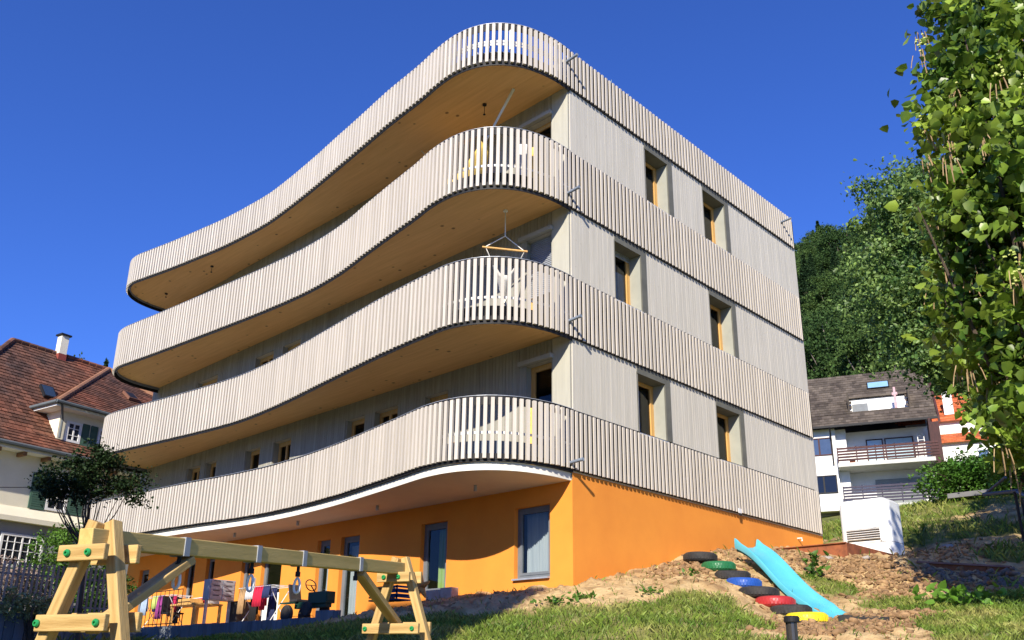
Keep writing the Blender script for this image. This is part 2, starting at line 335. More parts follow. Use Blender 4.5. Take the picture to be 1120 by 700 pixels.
idx = np.arange(nr*na).reshape(nr, na); nx = np.roll(idx, -1, axis=1)
fq = np.stack([idx[:-1], nx[:-1], nx[1:], idx[1:]], -1).reshape(-1, 4)
me.from_pydata(vv.tolist(), [], fq.tolist()+[(nr*na, nx[0][j], idx[0][j]) for j in range(na)])
at_ = me.attributes.new('soil', 'FLOAT', 'POINT'); at_.data.foreach_set('value', np.append(gs, 0))
me.polygons.foreach_set('use_smooth', [True]*len(me.polygons))
ground_m = bpy.data.materials.new('ground_mix'); ground_m.use_nodes = True; n, L, bs = N(ground_m)
tc = n.new('ShaderNodeTexCoord')
def noise(sc_, det=6):
    q = n.new('ShaderNodeTexNoise'); q.inputs['Scale'].default_value = sc_; q.inputs['Detail'].default_value = det; L.new(tc.outputs['Object'], q.inputs['Vector']); return q.outputs[0]
def ramp(src, cs):
    r = n.new('ShaderNodeValToRGB'); e = r.color_ramp.elements
    while len(e) < len(cs): e.new(.5)
    for k, (p_, c_) in enumerate(cs): e[k].position = p_; e[k].color = (*c_, 1)
    L.new(src, r.inputs[0]); return r.outputs[0]
soilc = ramp(noise(2.2, 8), [(.3, (.21, .125, .06)), (.44, (.40, .27, .13)), (.60, (.53, .385, .195)), (.72, (.34, .215, .105))])
grc = ramp(noise(1.4, 8), [(.32, (.07, .11, .022)), (.5, (.15, .16, .04)), (.66, (.28, .25, .10))])
aa = n.new('ShaderNodeAttribute'); aa.attribute_name = 'soil'
mx = n.new('ShaderNodeMixRGB'); L.new(aa.outputs['Fac'], mx.inputs[0]); L.new(grc, mx.inputs[1]); L.new(soilc, mx.inputs[2]); L.new(mx.outputs[0], bs.inputs['Base Color'])
bs.inputs['Roughness'].default_value = .95; bs.inputs['Specular IOR Level'].default_value = .1
bp_ = n.new('ShaderNodeBump'); bp_.inputs['Strength'].default_value = .7; bp_.inputs['Distance'].default_value = .05; L.new(noise(14, 8), bp_.inputs['Height']); L.new(bp_.outputs[0], bs.inputs['Normal'])
me.materials.append(ground_m); me.update()
gr = bpy.data.objects.new('ground', me); col.objects.link(gr); tag(gr, 'sloping ground of bare tan soil and mown grass', None, kind='structure')

# ---- grass blades, clods
def visible_samples(nn, r0, r1, a0=8, a1=70, power=1.):
    a = np.radians(rng.uniform(a0, a1, nn)); r = r0+(r1-r0)*rng.random(nn)**power
    return CAM[0]+np.cos(a)*r, CAM[1]+np.sin(a)*r, r
def outside_built(x, y):
    ins = (x > -2.35) & (y > 4.2) & (y < 22)
    ins |= (x > -.05) & (x < 10.8) & (y > -.03)
    ins |= (x > 7.4) & (y > -2.0) & (x < 12.3) & (y < 3)
    return ~ins
def blades(name, nn, r0, r1, hmin, hmax, wd, label, power=1.2, lo=.5, patch=None, keep=.04):
    x, y, r = visible_samples(nn, r0, r1, power=power)
    s = soil(x, y); k = ((s < lo) | (rng.random(nn) < keep)) & outside_built(x, y) & (fbm(x*.9, y*.9, 3, 41)+.5 > rng.random(nn)*.75)
    x, y, r = x[k], y[k], r[k]; z = height(x, y)
    n_ = len(x); th = rng.uniform(0, 2*np.pi, n_); h = rng.uniform(hmin, hmax, n_)*(.6+.9*np.clip(fbm(x*1.7, y*1.7, 3, 31)+.5, 0, 1))
    dx, dy = np.cos(th)*wd, np.sin(th)*wd; ln = rng.normal(0, .5, (n_, 2))*h[:, None]
    a = np.stack([x-dx, y-dy, z-.015], -1); b = np.stack([x+dx, y+dy, z-.015], -1); c = np.stack([x+ln[:, 0]*.4+dx*.5, y+ln[:, 1]*.4+dy*.5, z+h*.65], -1); d = np.stack([x+ln[:, 0], y+ln[:, 1], z+h], -1)
    V = np.stack([a, b, c, d], 1).reshape(-1, 3); Fq = np.arange(n_*4).reshape(-1, 4)
    return raw_mesh(name, V, Fq, rng.random(n_), grass_m, label, 'stuff')
def raw_mesh(name, V, Fq, rnd, m, label=None, kind=None, parent=None, cat=None):
    me = bpy.data.meshes.new(name); nv, nf, k = len(V), len(Fq), Fq.shape[1]
    me.vertices.add(nv); me.vertices.foreach_set('co', V.astype(np.float32).ravel())
    me.loops.add(nf*k); me.loops.foreach_set('vertex_index', Fq.astype(np.int32).ravel())
    me.polygons.add(nf); me.polygons.foreach_set('loop_start', np.arange(nf, dtype=np.int32)*k)
    me.update(calc_edges=True)
    a = me.attributes.new('rnd', 'FLOAT', 'FACE'); a.data.foreach_set('value', np.asarray(rnd, dtype=np.float32))
    me.materials.append(m); o = bpy.data.objects.new(name, me); col.objects.link(o)
    if parent is not None: o.parent = parent
    if label: tag(o, label, cat, kind=kind)
    return o
blades('grass', 130000, 11, 20, .035, .10, .0055, 'short patchy green and straw grass on the slope', power=1.0)
blades('tall_grass', 60000, 20, 42, .10, .28, .012, 'longer grass on the upper slope below the white house', power=.8)
def ico():
    t = (1+5**.5)/2; v = np.array([(-1, t, 0), (1, t, 0), (-1, -t, 0), (1, -t, 0), (0, -1, t), (0, 1, t), (0, -1, -t), (0, 1, -t), (t, 0, -1), (t, 0, 1), (-t, 0, -1), (-t, 0, 1)])/1.9
    f = np.array([(0, 11, 5), (0, 5, 1), (0, 1, 7), (0, 7, 10), (0, 10, 11), (1, 5, 9), (5, 11, 4), (11, 10, 2), (10, 7, 6), (7, 1, 8), (3, 9, 4), (3, 4, 2), (3, 2, 6), (3, 6, 8), (3, 8, 9), (4, 9, 5), (2, 4, 11), (6, 2, 10), (8, 6, 7), (9, 8, 1)])
    return v, f
IV, IF = ico()
def clods(name, x, y, size, m, label, sink=.25):
    z = height(x, y); n_ = len(x); sc3 = size[:, None, None]*rng.uniform(.6, 1.3, (n_, 1, 3))*np.array([1, 1, .75]); V = IV[None]*(1+rng.normal(0, .22, (n_, 12, 1)))+rng.normal(0, .12, (n_, 12, 3)); V = V*sc3; V[:, :, 2] += V[:, :, 0]*rng.normal(0, .25, (n_, 1))+V[:, :, 1]*rng.normal(0, .25, (n_, 1))
    th = rng.uniform(0, 6.28, n_); c, s = np.cos(th), np.sin(th); X = V[:, :, 0]*c[:, None]-V[:, :, 1]*s[:, None]; Y = V[:, :, 0]*s[:, None]+V[:, :, 1]*c[:, None]
    V = np.stack([X+x[:, None], Y+y[:, None], V[:, :, 2]*.8+z[:, None]+size[:, None]*(.35-sink)], -1).reshape(-1, 3)
    Fq = (IF[None]+(np.arange(n_)*12)[:, None, None]).reshape(-1, 3)
    return raw_mesh(name, V, Fq, np.repeat(rng.random(n_), 20), m, label, 'stuff')
def heap_pts(nn, items):
    xs, ys = [], []
    for (px, py, rg, sp) in items:
        p = at(px, py, rg); xs.append(rng.normal(p[0], sp, nn)); ys.append(rng.normal(p[1], sp, nn))
    x = np.concatenate(xs); y = np.concatenate(ys); k = (soil(x, y) > .4) & outside_built(x, y); return x[k], y[k]
x, y = heap_pts(900, [(955, 618, 20.6, .9), (990, 626, 19.8, .8), (1005, 640, 19.2, .4), (940, 635, 19.4, .7), (970, 645, 18.4, .6), (965, 676, 15.2, .5), (925, 688, 14.3, .5), (890, 694, 13.8, .4), (760, 622, 17.6, .5), (800, 602, 20.5, .7), (860, 608, 21.2, .7), (1030, 602, 25, .9)])
clods('soil_clods', x, y, .014+.065*rng.random(len(x))**2.5, clod_m, 'lumpy heaps of dug brown soil below the rusty steel edging')
x, y, r = visible_samples(3200, 12, 27); k = (soil(x, y) > .6) & outside_built(x, y); x, y = x[k], y[k]
clods('soil_crumbs', x, y, rng.uniform(.008, .035, len(x)), clod_m, 'small crumbs of earth scattered over the bare soil')
for (px, py, rg, sz, lb) in [(905, 620, 21.3, .22, 'pale stone lying left of the rusty steel corner'), (948, 619, 20.9, .12, 'pale stone half buried in the soil heap'), (1037, 597, 26.3, .3, 'flat pale stone on the round tan soil patch')]:
    p = at(px, py, rg); V = IV*(1+rng.normal(0, .12, (12, 1)))*np.array([sz, sz*.8, sz*.45]); V = V+np.array([p[0], p[1], height(p[0], p[1])[0]+sz*.12])
    raw_mesh('stone', V, IF, rng.random(20), stone_m, lb, None, cat='stone')

# ------------------------------------------------------------------ the apartment building
H = {1: dict(s=12.69, b=12.61, t=13.58), 2: dict(s=9.73, b=9.62, t=10.96), 3: dict(s=6.79, b=6.69, t=7.99), 4: dict(s=3.79, b=3.985, t=5.14)}
LX, LY = 10.6, 19.4
bld = empty('apartment_building', (0, 0, 0), 'tall apartment building with wavy slatted timber balconies above an orange ground floor', 'building')
start = [(0, -.10), (-.3, -.105), (-.6, -.085), (-.95, -.01), (-1.3, .115), (-1.62, .33), (-1.87, .6), (-2.04, .92), (-2.13, 1.25), (-2.16, 1.6), (-2.13, 2.1)]
endp = [(-2.15, 17.4), (-2.06, 18.0), (-1.8, 18.5), (-1.35, 18.85), (-.8, 19.03), (-.3, 19.08), (-.02, 19.09)]
mid = {1: [(-2.04, 2.8), (-1.93, 4.1), (-1.79, 5.24), (-1.62, 6.7), (-1.48, 7.9), (-1.36, 9.2), (-1.29, 10.4), (-1.33, 11.6), (-1.42, 12.8), (-1.6, 14.1), (-1.8, 15.4), (-2.02, 16.6)],
       2: [(-2.0, 2.8), (-1.85, 3.85), (-1.67, 5), (-1.5, 6), (-1.4, 7), (-1.37, 8.2), (-1.45, 9.9), (-1.6, 11.7), (-1.78, 13.7), (-1.98, 15.7), (-2.08, 16.6)],
       3: [(-2.09, 2.8), (-2.0, 3.85), (-1.87, 4.95), (-1.73, 6.1), (-1.58, 7.3), (-1.43, 8.7), (-1.34, 10.3), (-1.39, 11.5), (-1.52, 12.7), (-1.75, 14.4), (-2.02, 16.2)],
       4: [(-1.97, 3), (-1.78, 4.1), (-1.55, 5.5), (-1.4, 6.9), (-1.33, 8.2), (-1.36, 9.5), (-1.5, 10.9), (-1.7, 12.4), (-1.85, 14), (-2.02, 16)]}
def catmull(pts, per=14):
    p = [np.array(q, float) for q in pts]; p = [2*p[0]-p[1]]+p+[2*p[-1]-p[-2]]; o = []
    for i in range(1, len(p)-2):
        for k in range(per):
            t = k/per; o.append(.5*((2*p[i])+(-p[i-1]+p[i+1])*t+(2*p[i-1]-5*p[i]+4*p[i+1]-p[i+2])*t*t+(-p[i-1]+3*p[i]-3*p[i+1]+p[i+2])*t**3))
    o.append(p[-2]); return np.array(o)
def resample(c, step):
    s = np.concatenate([[0], np.cumsum(np.linalg.norm(np.diff(c, axis=0), axis=1))]); n_ = max(2, int(round(s[-1]/step))); t = np.linspace(0, s[-1], n_+1)
    return np.stack([np.interp(t, s, c[:, 0]), np.interp(t, s, c[:, 1])], -1)
def tangents(c):
    t = np.gradient(c, axis=0); return t/np.linalg.norm(t, axis=1)[:, None]
def offset(c, d):    # positive = towards the house
    t = tangents(c); return c+np.stack([t[:, 1], -t[:, 0]], -1)*d
rightarc = [(10.72, .45)]+[(10.32+.4*math.cos(a), .3+.4*math.sin(a)) for a in np.radians([-10, -35, -60, -80])]+[(10.2, -.10)]
def full_curve(k):
    left = catmull(start+mid[k]+endp)
    right = np.array([(10.72, 1.6), (10.72, .9)]+rightarc+[(x, -.10) for x in np.linspace(9.8, .3, 30)])
    return np.vstack([right, left])
PITCH_S = .137
def strip(b, c, z0, z1, th, mi=0, d0=0.):   # a vertical band following curve c, between offsets d0 and d0+th
    o, i = offset(c, d0), offset(c, d0+th); n_ = len(c)
    for k in range(n_-1):
        b.add([(*o[k], z0), (*o[k+1], z0), (*i[k+1], z0), (*i[k], z0), (*o[k], z1), (*o[k+1], z1), (*i[k+1], z1), (*i[k], z1)],
              [(0, 3, 2, 1), (4, 5, 6, 7), (0, 1, 5, 4), (2, 3, 7, 6)], .5, mi)
for k in (1, 2, 3, 4):
    h = H[k]; c = full_curve(k); cs = resample(c, PITCH_S); ts = tangents(cs)
    b = MB()
    for q, t in zip(cs, ts):
        nrm = np.array([t[1], -t[0]])          # towards the house
        dp_ = .0275 if q[0] < -.3 else .013; ctr = q+nrm*dp_; jz = random.uniform(-.004, .004); tw = random.uniform(-.02, .02)
        t2 = t+nrm*tw
        b.obox((*ctr, (h['b']+h['t'])/2+jz), (*(t2*(.0345 if q[0] < -.3 else .031)), 0), (*(nrm*dp_), 0), (0, 0, (h['t']-h['b'])/2))
    # the slats
    o = b.build('slat_railing', slat_m, bld)
    cf = resample(c, .16)
    b = MB(); strip(b, cf, h['t']-.13, h['t']+.045, .014, 0, .060); b.build('fixing_rail', anth_m, bld)
    b = MB(); strip(b, cf, h['b']-.012, h['b']+.10, .014, 0, .060); b.build('fixing_rail', anth_m, bld)
    if k < 4: b = MB(); c2 = resample(catmull(start+mid[k]+endp), .16); strip(b, c2, h['b']-.065, h['b']-.013, .014, 0, .060); b.build('drip_edge', anth_m, bld)
    b = MB(); cl = catmull(start+mid[k]+endp); cl = resample(cl, .2)
    strip(b, cl, h['t']+.046, h['t']+.054, .04, 0, .045); b.build('balcony_handrail', steel_m, bld)
    b = MB(); strip(b, cl, h['b']+.48, h['b']+.53, .012, 0, .095); b.build('middle_rail', whitemetal_m, bld)
    if k == 1: b = MB(); strip(b, cl, h['t']-.42, h['t']-.36, .012, 0, .095); b.build('middle_rail', whitemetal_m, bld)
    # slab
    ins = {1: .13, 2: .13, 3: .13, 4: .135}[k]
    ci = offset(cl, ins); ci = ci[(ci[:, 0] < -.02) | (ci[:, 1] > 10)]
    ci = [(float(a), float(bb)) for a, bb in ci if a < -.001]; ci = [(.0, ci[0][1])]+ci+[(.0, ci[-1][1])]
    z0 = h['s']; z1 = z0+(.15 if k == 4 else .24); n_ = len(ci)
    b = MB(); b.add([(x, y, z0) for x, y in ci], [tuple(range(n_))], .5, 0); b.add([(x, y, z1) for x, y in ci], [tuple(range(n_))[::-1]], .5, 2)
    b.add([(x, y, z0) for x, y in ci]+[(x, y, z1) for x, y in ci], [(i, i+1, n_+i+1, n_+i) for i in range(n_-1)], .5, 1)
    b.build('balcony_slab', [soff_m if k < 4 else csoff_m, anth_m if k < 4 else rim_m, pave_m], bld)
    # dark / grey upstand behind the slats
    b = MB()
    strip(b, cl, h['b']+.02 if k < 4 else z1+.01, h['b']+(.34 if k < 4 else .36), .01, 0, .132 if k < 4 else .15)
    b.build('upstand_panel', panel_m, bld)
    if k == 4:
        b = MB(); strip(b, cl, z1+.002, h['b']+.05, .06, 0, .072); b.build('drip_edge', anth_m, bld)
    # backing of the slat band on the gable side
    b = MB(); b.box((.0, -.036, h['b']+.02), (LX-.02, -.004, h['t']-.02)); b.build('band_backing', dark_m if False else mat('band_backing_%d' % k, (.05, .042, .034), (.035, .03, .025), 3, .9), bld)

# wall sheets with openings: facade A runs along x (outward -y), facade B along y (outward -x)
def fp(fac, s, out, z): return (s, -out, z) if fac == 'A' else (-out, s, z)
def sheet(b, fac, s0, s1, z0, z1, holes, out=0., mi=0):
    ss = sorted({s0, s1}|{v for h_ in holes for v in h_[:2] if s0 < v < s1}); zs = sorted({z0, z1}|{v for h_ in holes for v in h_[2:4] if z0 < v < z1})
    for i in range(len(ss)-1):
        for j in range(len(zs)-1):
            cs_, cz = (ss[i]+ss[i+1])/2, (zs[j]+zs[j+1])/2
            if any(h_[0] < cs_ < h_[1] and h_[2] < cz < h_[3] for h_ in holes): continue
            b.add([fp(fac, ss[i], out, zs[j]), fp(fac, ss[i+1], out, zs[j]), fp(fac, ss[i+1], out, zs[j+1]), fp(fac, ss[i], out, zs[j+1])], [(0, 1, 2, 3)], .5, mi)
def fbox(b, fac, s0, s1, o0, o1, z0, z1, rnd=None, mi=0): b.box(fp(fac, s0, o0, z0), fp(fac, s1, o1, z1), rnd, mi)
def boards(b, fac, s0, s1, z0, z1, holes, wd=.088, gap=.007, out=.004, th=.02):
    s = s0
    while s < s1-.01:
        e = min(s+wd-gap, s1); cuts = sorted([(h_[2], h_[3]) for h_ in holes if h_[0] < (s+e)/2 < h_[1]]); z = z0; r = random.random()
        for a, c_ in cuts+[(z1, z1)]:
            a2 = min(a, z1)
            if a2-z > .02: fbox(b, fac, s, e, out, out+th+random.uniform(-.002, .002), z, a2, r)
            z = max(z, c_)
        s += wd
HA = [(2.80, 3.94, 10.98, 12.60), (5.40, 6.65, 10.98, 12.60), (1.50, 2.65, 8.01, 9.60), (5.40, 6.65, 8.01, 9.60), (2.18, 3.40, 5.16, 6.67), (5.40, 6.66, 5.16, 6.67)]
HB = []
for y0, y1, z0 in [(15.11, 15.95, 4.15), (14.05, 14.75, 5.0), (11.61, 12.38, 5.0), (10.0, 10.89, 5.0), (6.69, 7.46, 4.95), (5.43, 6.32, 4.15), (3.64, 4.44, 4.95), (.5, 1.22, 4.10)]: HB.append((y0, y1, z0, 6.37))
for y0, y1, z0 in [(14.72, 16.05, 7.1), (11.41, 12.44, 7.9), (9.98, 10.92, 7.9), (6.3, 7.2, 7.1), (3.4, 4.3, 7.9), (.49, 1.24, 7.05)]: HB.append((y0, y1, z0, 9.27))
for y0, y1, z0 in [(14.2, 15.2, 10.1), (10.3, 11.2, 10.8), (6.2, 7.2, 10.1), (3.5, 4.3, 10.8), (.5, 1.26, 10.0)]: HB.append((y0, y1, z0, 12.17))
OB = [(17.74, 18.42, 1.3, 3.35), (14.67, 15.24, 2.1, 3.4), (13.5, 13.99, 2.1, 3.42), (11.53, 11.96, 1.28, 3.38), (9.92, 10.91, 1.28, 3.38), (7.79, 8.34, 1.28, 3.40), (6.6, 7.35, 1.28, 3.40), (3.50, 4.36, 1.86, 3.40), (.57, 1.51, 2.03, 3.42)]
b = MB()
sheet(b, 'A', 0, LX, 3.95, 13.5, HA, .002)
boards(b, 'A', .02, LX-.02, 3.99, 12.63, [(h_[0], h_[1], h_[2]-.02, h_[3]+.05) for h_ in HA]); b.build('timber_wall', clad_m, bld)
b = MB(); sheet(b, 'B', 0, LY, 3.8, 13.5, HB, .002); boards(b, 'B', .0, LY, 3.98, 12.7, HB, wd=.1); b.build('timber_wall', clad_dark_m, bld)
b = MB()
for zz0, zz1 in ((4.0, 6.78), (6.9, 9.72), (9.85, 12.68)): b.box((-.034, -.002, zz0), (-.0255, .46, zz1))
for zz0, zz1 in ((4.0, 6.78), (6.9, 9.72), (9.85, 12.68)): pass
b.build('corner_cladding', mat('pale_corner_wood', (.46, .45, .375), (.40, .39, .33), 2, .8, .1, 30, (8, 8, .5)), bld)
b = MB(); sheet(b, 'A', 0, LX, .8, 3.95, [], 0.); sheet(b, 'B', 0, LY, .8, 3.8, OB, 0.)
b.add([(LX, 0, 1), (LX, LY, 1), (LX, LY, 3.95), (LX, 0, 3.95)], [(0, 1, 2, 3)]); b.add([(0, LY, .8), (LX, LY, .8), (LX, LY, 3.95), (0, LY, 3.95)], [(0, 1, 2, 3)])
b.build('orange_plinth_wall', orange_m, bld)
b = MB(); b.box((LX-.3, .02, 3.96), (LX, LY-.01, 13.3)); b.box((.02, LY-.2, 3.96), (LX-.31, LY, 13.3)); b.build('rear_wall', clad_m, bld)
b = MB(); b.box((.01, .01, 13.02), (LX-.32, LY-.21, 13.1)); b.build('roof', pave_m, bld)

def window(fac, s0, s1, z0, z1, depth, style):
    """style: larch | larchB | grey | door | shutter"""
    b = MB(); t = .02
    if style == 'larch':
        sm, lin = surr_m, reveal_m
        fbox(b, fac, s1-.17, s1+.03, .004, .04, z0, z1, mi=0); fbox(b, fac, s0, s1-.171, .004, .04, z1-.17, z1, mi=0); fbox(b, fac, s0-.015, s0+.01, .004, .03, z0, z1-.131, mi=0)
        a0, a1, c1 = s0+.01, s1-.17, z1-.17
    else:
        sm, lin = (orange_m, orange_m) if style in ('grey', 'door') else (clad_m, reveal_m)
        a0, a1, c1 = s0, s1, z1
    fbox(b, fac, a1, a1+t, -depth, .003 if style == 'larch' else -.001, z0, c1, mi=1); fbox(b, fac, a0-t, a0, -depth, .001 if style == 'larch' else -.001, z0, c1, mi=1)
    fbox(b, fac, a0, a1, -depth, .001 if style == 'larch' else -.001, c1, c1+t, mi=0)
    fbox(b, fac, a0, a1, -depth, .07 if style != 'door' else -.002, z0-.03, z0, mi=2)
    wn = b.build('window' if style != 'door' else 'balcony_door', [sm, lin, steel_m], bld)
    if style == 'larch': wn['label'] = 'window with deep grey surround and golden timber frame'
    fr = MB(); fw = .07; m = larch_m if style in ('larch', 'larchB') else gframe_m
    o0, o1 = -depth+.005, -depth+.065
    if style == 'door': fw = .09
    fR = .10 if style == 'larch' else fw
    if style == 'larch': fw = .045
    fbox(fr, fac, a0, a0+fw, o0, o1, z0, c1); fbox(fr, fac, a1-fR, a1, o0, o1, z0, c1); fbox(fr, fac, a0+fw, a1-fR, o0, o1, c1-fw, c1); fbox(fr, fac, a0+fw, a1-fR, o0, o1, z0, z0+fw)
    fr.build('frame', m, wn)
    # casement standing slightly proud
    cs_ = MB(); i0, i1, j0, j1 = a0+fw, a1-fR, z0+fw, c1-fw; cw = .05 if style != 'larch' else .035
    fbox(cs_, fac, i0, i0+cw, o0+.02, o1+.012, j0, j1); fbox(cs_, fac, i1-cw, i1, o0+.02, o1+.012, j0, j1); fbox(cs_, fac, i0+cw, i1-cw, o0+.02, o1+.012, j1-cw, j1); fbox(cs_, fac, i0+cw, i1-cw, o0+.02, o1+.012, j0, j0+cw)
    if a1-a0 > .8 and style == 'larchB':
        mc = (i0+i1)/2; fbox(cs_, fac, mc-.04, mc+.04, o0+.02, o1+.02, j0+cw, j1-cw)
    cs_.build('casement', m, wn)
    pn = MB(); pn.add([fp(fac, i0+cw-.005, o0+.038, j0+cw), fp(fac, i1-cw+.005, o0+.038, j0+cw), fp(fac, i1-cw+.005, o0+.038, j1-cw), fp(fac, i0+cw-.005, o0+.038, j1-cw)], [(0, 1, 2, 3) if fac == 'A' else (3, 2, 1, 0)]); pn.build('pane', glass_m, wn)
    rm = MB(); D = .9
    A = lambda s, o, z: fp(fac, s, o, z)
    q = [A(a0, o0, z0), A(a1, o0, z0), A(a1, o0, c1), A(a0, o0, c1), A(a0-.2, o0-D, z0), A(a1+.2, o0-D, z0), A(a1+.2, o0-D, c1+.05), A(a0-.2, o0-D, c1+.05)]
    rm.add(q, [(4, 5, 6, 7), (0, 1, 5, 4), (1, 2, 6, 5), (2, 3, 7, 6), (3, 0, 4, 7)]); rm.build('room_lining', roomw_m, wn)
    return wn, (a0, a1, c1, o0)
def curtain(wn, fac, s0, s1, z0, z1, out, m):
    b = MB(); n_ = 50; P_ = []
    for i in range(n_+1):
        s = s0+(s1-s0)*i/n_; o_ = out+.025*math.sin(i*1.9)+.01*math.sin(i*.7)
        P_.append([fp(fac, s, o_, z0), fp(fac, s, o_*.98+out*.02, (z0+z1)/2), fp(fac, s, out+.015*math.sin(i*1.9), z1)])
    b.grid(P_); return b.build('curtain', m, wn, smooth=True)
def blind(wn, fac, s0, s1, z0, z1, out, m):
    b = MB(); z = z0
    while z < z1: fbox(b, fac, s0, s1, out-.03, out, z, z+.028); z += .045
    b.build('blind', m, wn)
for i, (s0, s1, z0, z1) in enumerate(HA):
    wn, (a0, a1, c1, o0) = window('A', s0, s1, z0, z1, .36, 'larch')
    if i == 2: curtain(wn, 'A', a0+.12, a1-.1, z0+.08, c1-.42, o0-.03, curtw_m); blind(wn, 'A', a0+.02, a1-.02, c1-.12, c1, o0+.1, steel_m)
    elif i in (3, 4): curtain(wn, 'A', a0+.12, a0+.4, z0+.1, c1-.1, o0-.1, curtw_m)
for i, (s0, s1, z0, z1) in enumerate(HB):
    wn, (a0, a1, c1, o0) = window('B', s0, s1, z0, z1, .22, 'larchB')
    if s0 < .6:
        b = MB(); fbox(b, 'B', s0-.06, s1+.14, .026, .12, z1, z1+.09); b.build('blind_casing', mat('casing_%d' % i, (.42, .42, .4)), wn)
    if s0 < .6 and z0 < 8 and z0 > 6: blind(wn, 'B', a0+.02, a1-.02, z0+.9, c1, o0+.1, steel_m)
for i, (s0, s1, z0, z1) in enumerate(OB):
    wn, (a0, a1, c1, o0) = window('B', s0, s1, z0, z1, .17, 'grey' if i in (1, 2, 8) else 'door')
    if i == 8: curtain(wn, 'B', a0+.1, a1-.1, z0+.1, c1-.1, o0-.12, curtw_m)
    if i == 7: curtain(wn, 'B', a0+.05, a0+.55, z0+.05, c1-.1, o0-.12, curtg_m)
    if i in (5, 6): curtain(wn, 'B', a0+.05, a1-.1, z0+.05, c1-.2, o0-.12, curtw_m)
    if i == 4:
        b = MB(); fbox(b, 'B', a0+.12, a1-.12, o0+.06, o0+.09, z0+.1, z0+.95); b.build('door_panel', white_m, wn)
# rain spouts
for (x, z) in [(-.163, 13.22), (-.163, 9.90), (-.161, 7.0), (-.162, 4.10), (9.72, 13.2)]:
    b = MB(); b.tube([(x, -.06, z-.012), (x, -.40, z+.012)], .032, 12); b.lathe((x, -.36, z+.008), [(.036, 0), (.036, .05)], 12, ax=(0, -1, .07)); b.build('rain_spout', panel_m, bld, smooth=False)
# ceiling lamps and hooks
for (px, py, k, ln) in [(530, 114, 1, .26), (232, 291, 1, .2), (182, 321, 1, .12)]:
    p = atz(px, py, H[k]['s']); b = MB(); b.lathe((p[0], p[1], H[k]['s']-.03), [(.05, 0), (.05, .03)], 12); b.tube([(p[0], p[1], H[k]['s']), (p[0], p[1], H[k]['s']-ln)], .007, 6); b.lathe((p[0], p[1], H[k]['s']-ln-.04), [(.001, 0), (.03, .015), (.03, .03), (.001, .045)], 10)
    b.build('ceiling_hook', anth_m, bld)
for (px, py) in [(520, 531), (413, 553), (326, 570), (257, 583), (208, 592)]:
    p = atz(px, py, 3.79); b = MB(); b.lathe((p[0], p[1], 3.68), [(.035, 0), (.035, .11)], 12); b.build('ceiling_lamp', steel_m, bld)
b = MB(); fbox(b, 'B', 11.13, 11.33, .0, .03, 2.12, 2.66); fbox(b, 'B', 11.15, 11.31, .03, .036, 2.42, 2.63, mi=1)
for j in range(4): fbox(b, 'B', 11.17, 11.29, .03, .038, 2.15+j*.06, 2.19+j*.06, mi=2)
b.build('doorbell_panel', [steel_m, anth_m, white_m], bld)
b = MB(); b.tube([(9.1, -.0, 3.72), (9.1, -.12, 3.72), (9.1, -.12, 3.64)], .02, 8); b.build('garden_tap', whitemetal_m, bld)
b = MB(); b.box((5.98, -.115, 3.96), (6.11, -.1, 4.07)); b.box((6.0, -.12, 3.9), (6.09, -.102, 3.955), mi=1); b.build('wall_vent', [whitemetal_m, anth_m], bld)
# light ribs behind the top rail at the roof terrace corner
b = MB()
for a in np.linspace(.3, 2.4, 7):
    b.box((-1.55, a, 12.95), (-1.5, a+.04, 13.45))
b.build('terrace_posts', whitemetal_m, bld)

# ------------------------------------------------------------------ patio, plank wall, corten edging
b = MB(); b.box((-2.08, 4.35, .9), (-.004, 22, 1.25)); tag(b.build('patio', pave_m), 'concrete patio in front of the orange ground floor', kind='structure')
b = MB(); y = 4.2
while y < 12.85:
    top = 1.32+(.12 if y < 4.9 else 0)+random.uniform(-.01, .01); b.box((-2.16, y, .3), (-2.10, y+.195, top)); y += .2
x = -2.16
while x > -4.6: b.box((x-.195, 12.84, .3), (x, 12.9, 1.25+random.uniform(-.01, .01))); x -= .2
tag(b.build('plank_retaining_wall', blue_pl_m, bevel=.004), 'low retaining wall of weathered blue grey upright planks along the patio', 'retaining wall')
b = MB(); x = -8.2; k = 0
while x < -4.4:
    b.box((x, 9.78+k*.0, .3), (x+.19, 9.84, 1.36)); x += .2
tag(b.build('fence_base_wall', blue_pl_m), 'blue grey plank wall carrying the brown picket fence', 'retaining wall')
fe = empty('picket_fence', (-6.3, 9.8, 1.36), 'fence of thin brown upright pickets at the left edge in front of a bush', 'fence')
b = MB(); x = -8.2; b.box((-8.2, 9.80, 1.52), (-4.3, 9.83, 1.56)); b.box((-8.2, 9.80, 2.12), (-4.3, 9.83, 2.16)); b.build('rails', slatbrown_m, fe)
b = MB()
while x < -4.3: b.box((x, 9.77, 1.365), (x+.045, 9.795, 2.38+random.uniform(-.02, .02))); x += .098
b.build('pickets', slatbrown_m, fe)
fe = empty('bar_fence', (-2.13, 12, 1.32), 'thin dark steel bar fence standing on the plank wall', 'fence')
b = MB(); b.tube([(-2.13, 10.9, 2.2), (-2.13, 12.85, 2.2)], .012, 6); b.tube([(-2.13, 10.9, 1.38), (-2.13, 12.85, 1.38)], .012, 6); b.build('rails', anth_m, fe)
b = MB(); y = 10.9
while y < 12.9: b.tube([(-2.13, y, 1.33), (-2.13, y, 2.2)], .009, 6); y += .24
b.build('bars', anth_m, fe)
b = MB(); b.box((7.55, -1.95, 2.1), (7.562, -.01, 3.29)); b.box((7.562, -1.95, 2.1), (12.2, -1.938, 3.28)); b.box((12.188, -1.937, 2.4), (12.2, 2.5, 3.28)); b.box((7.50, -1.94, 3.262), (7.549, -.01, 3.275))
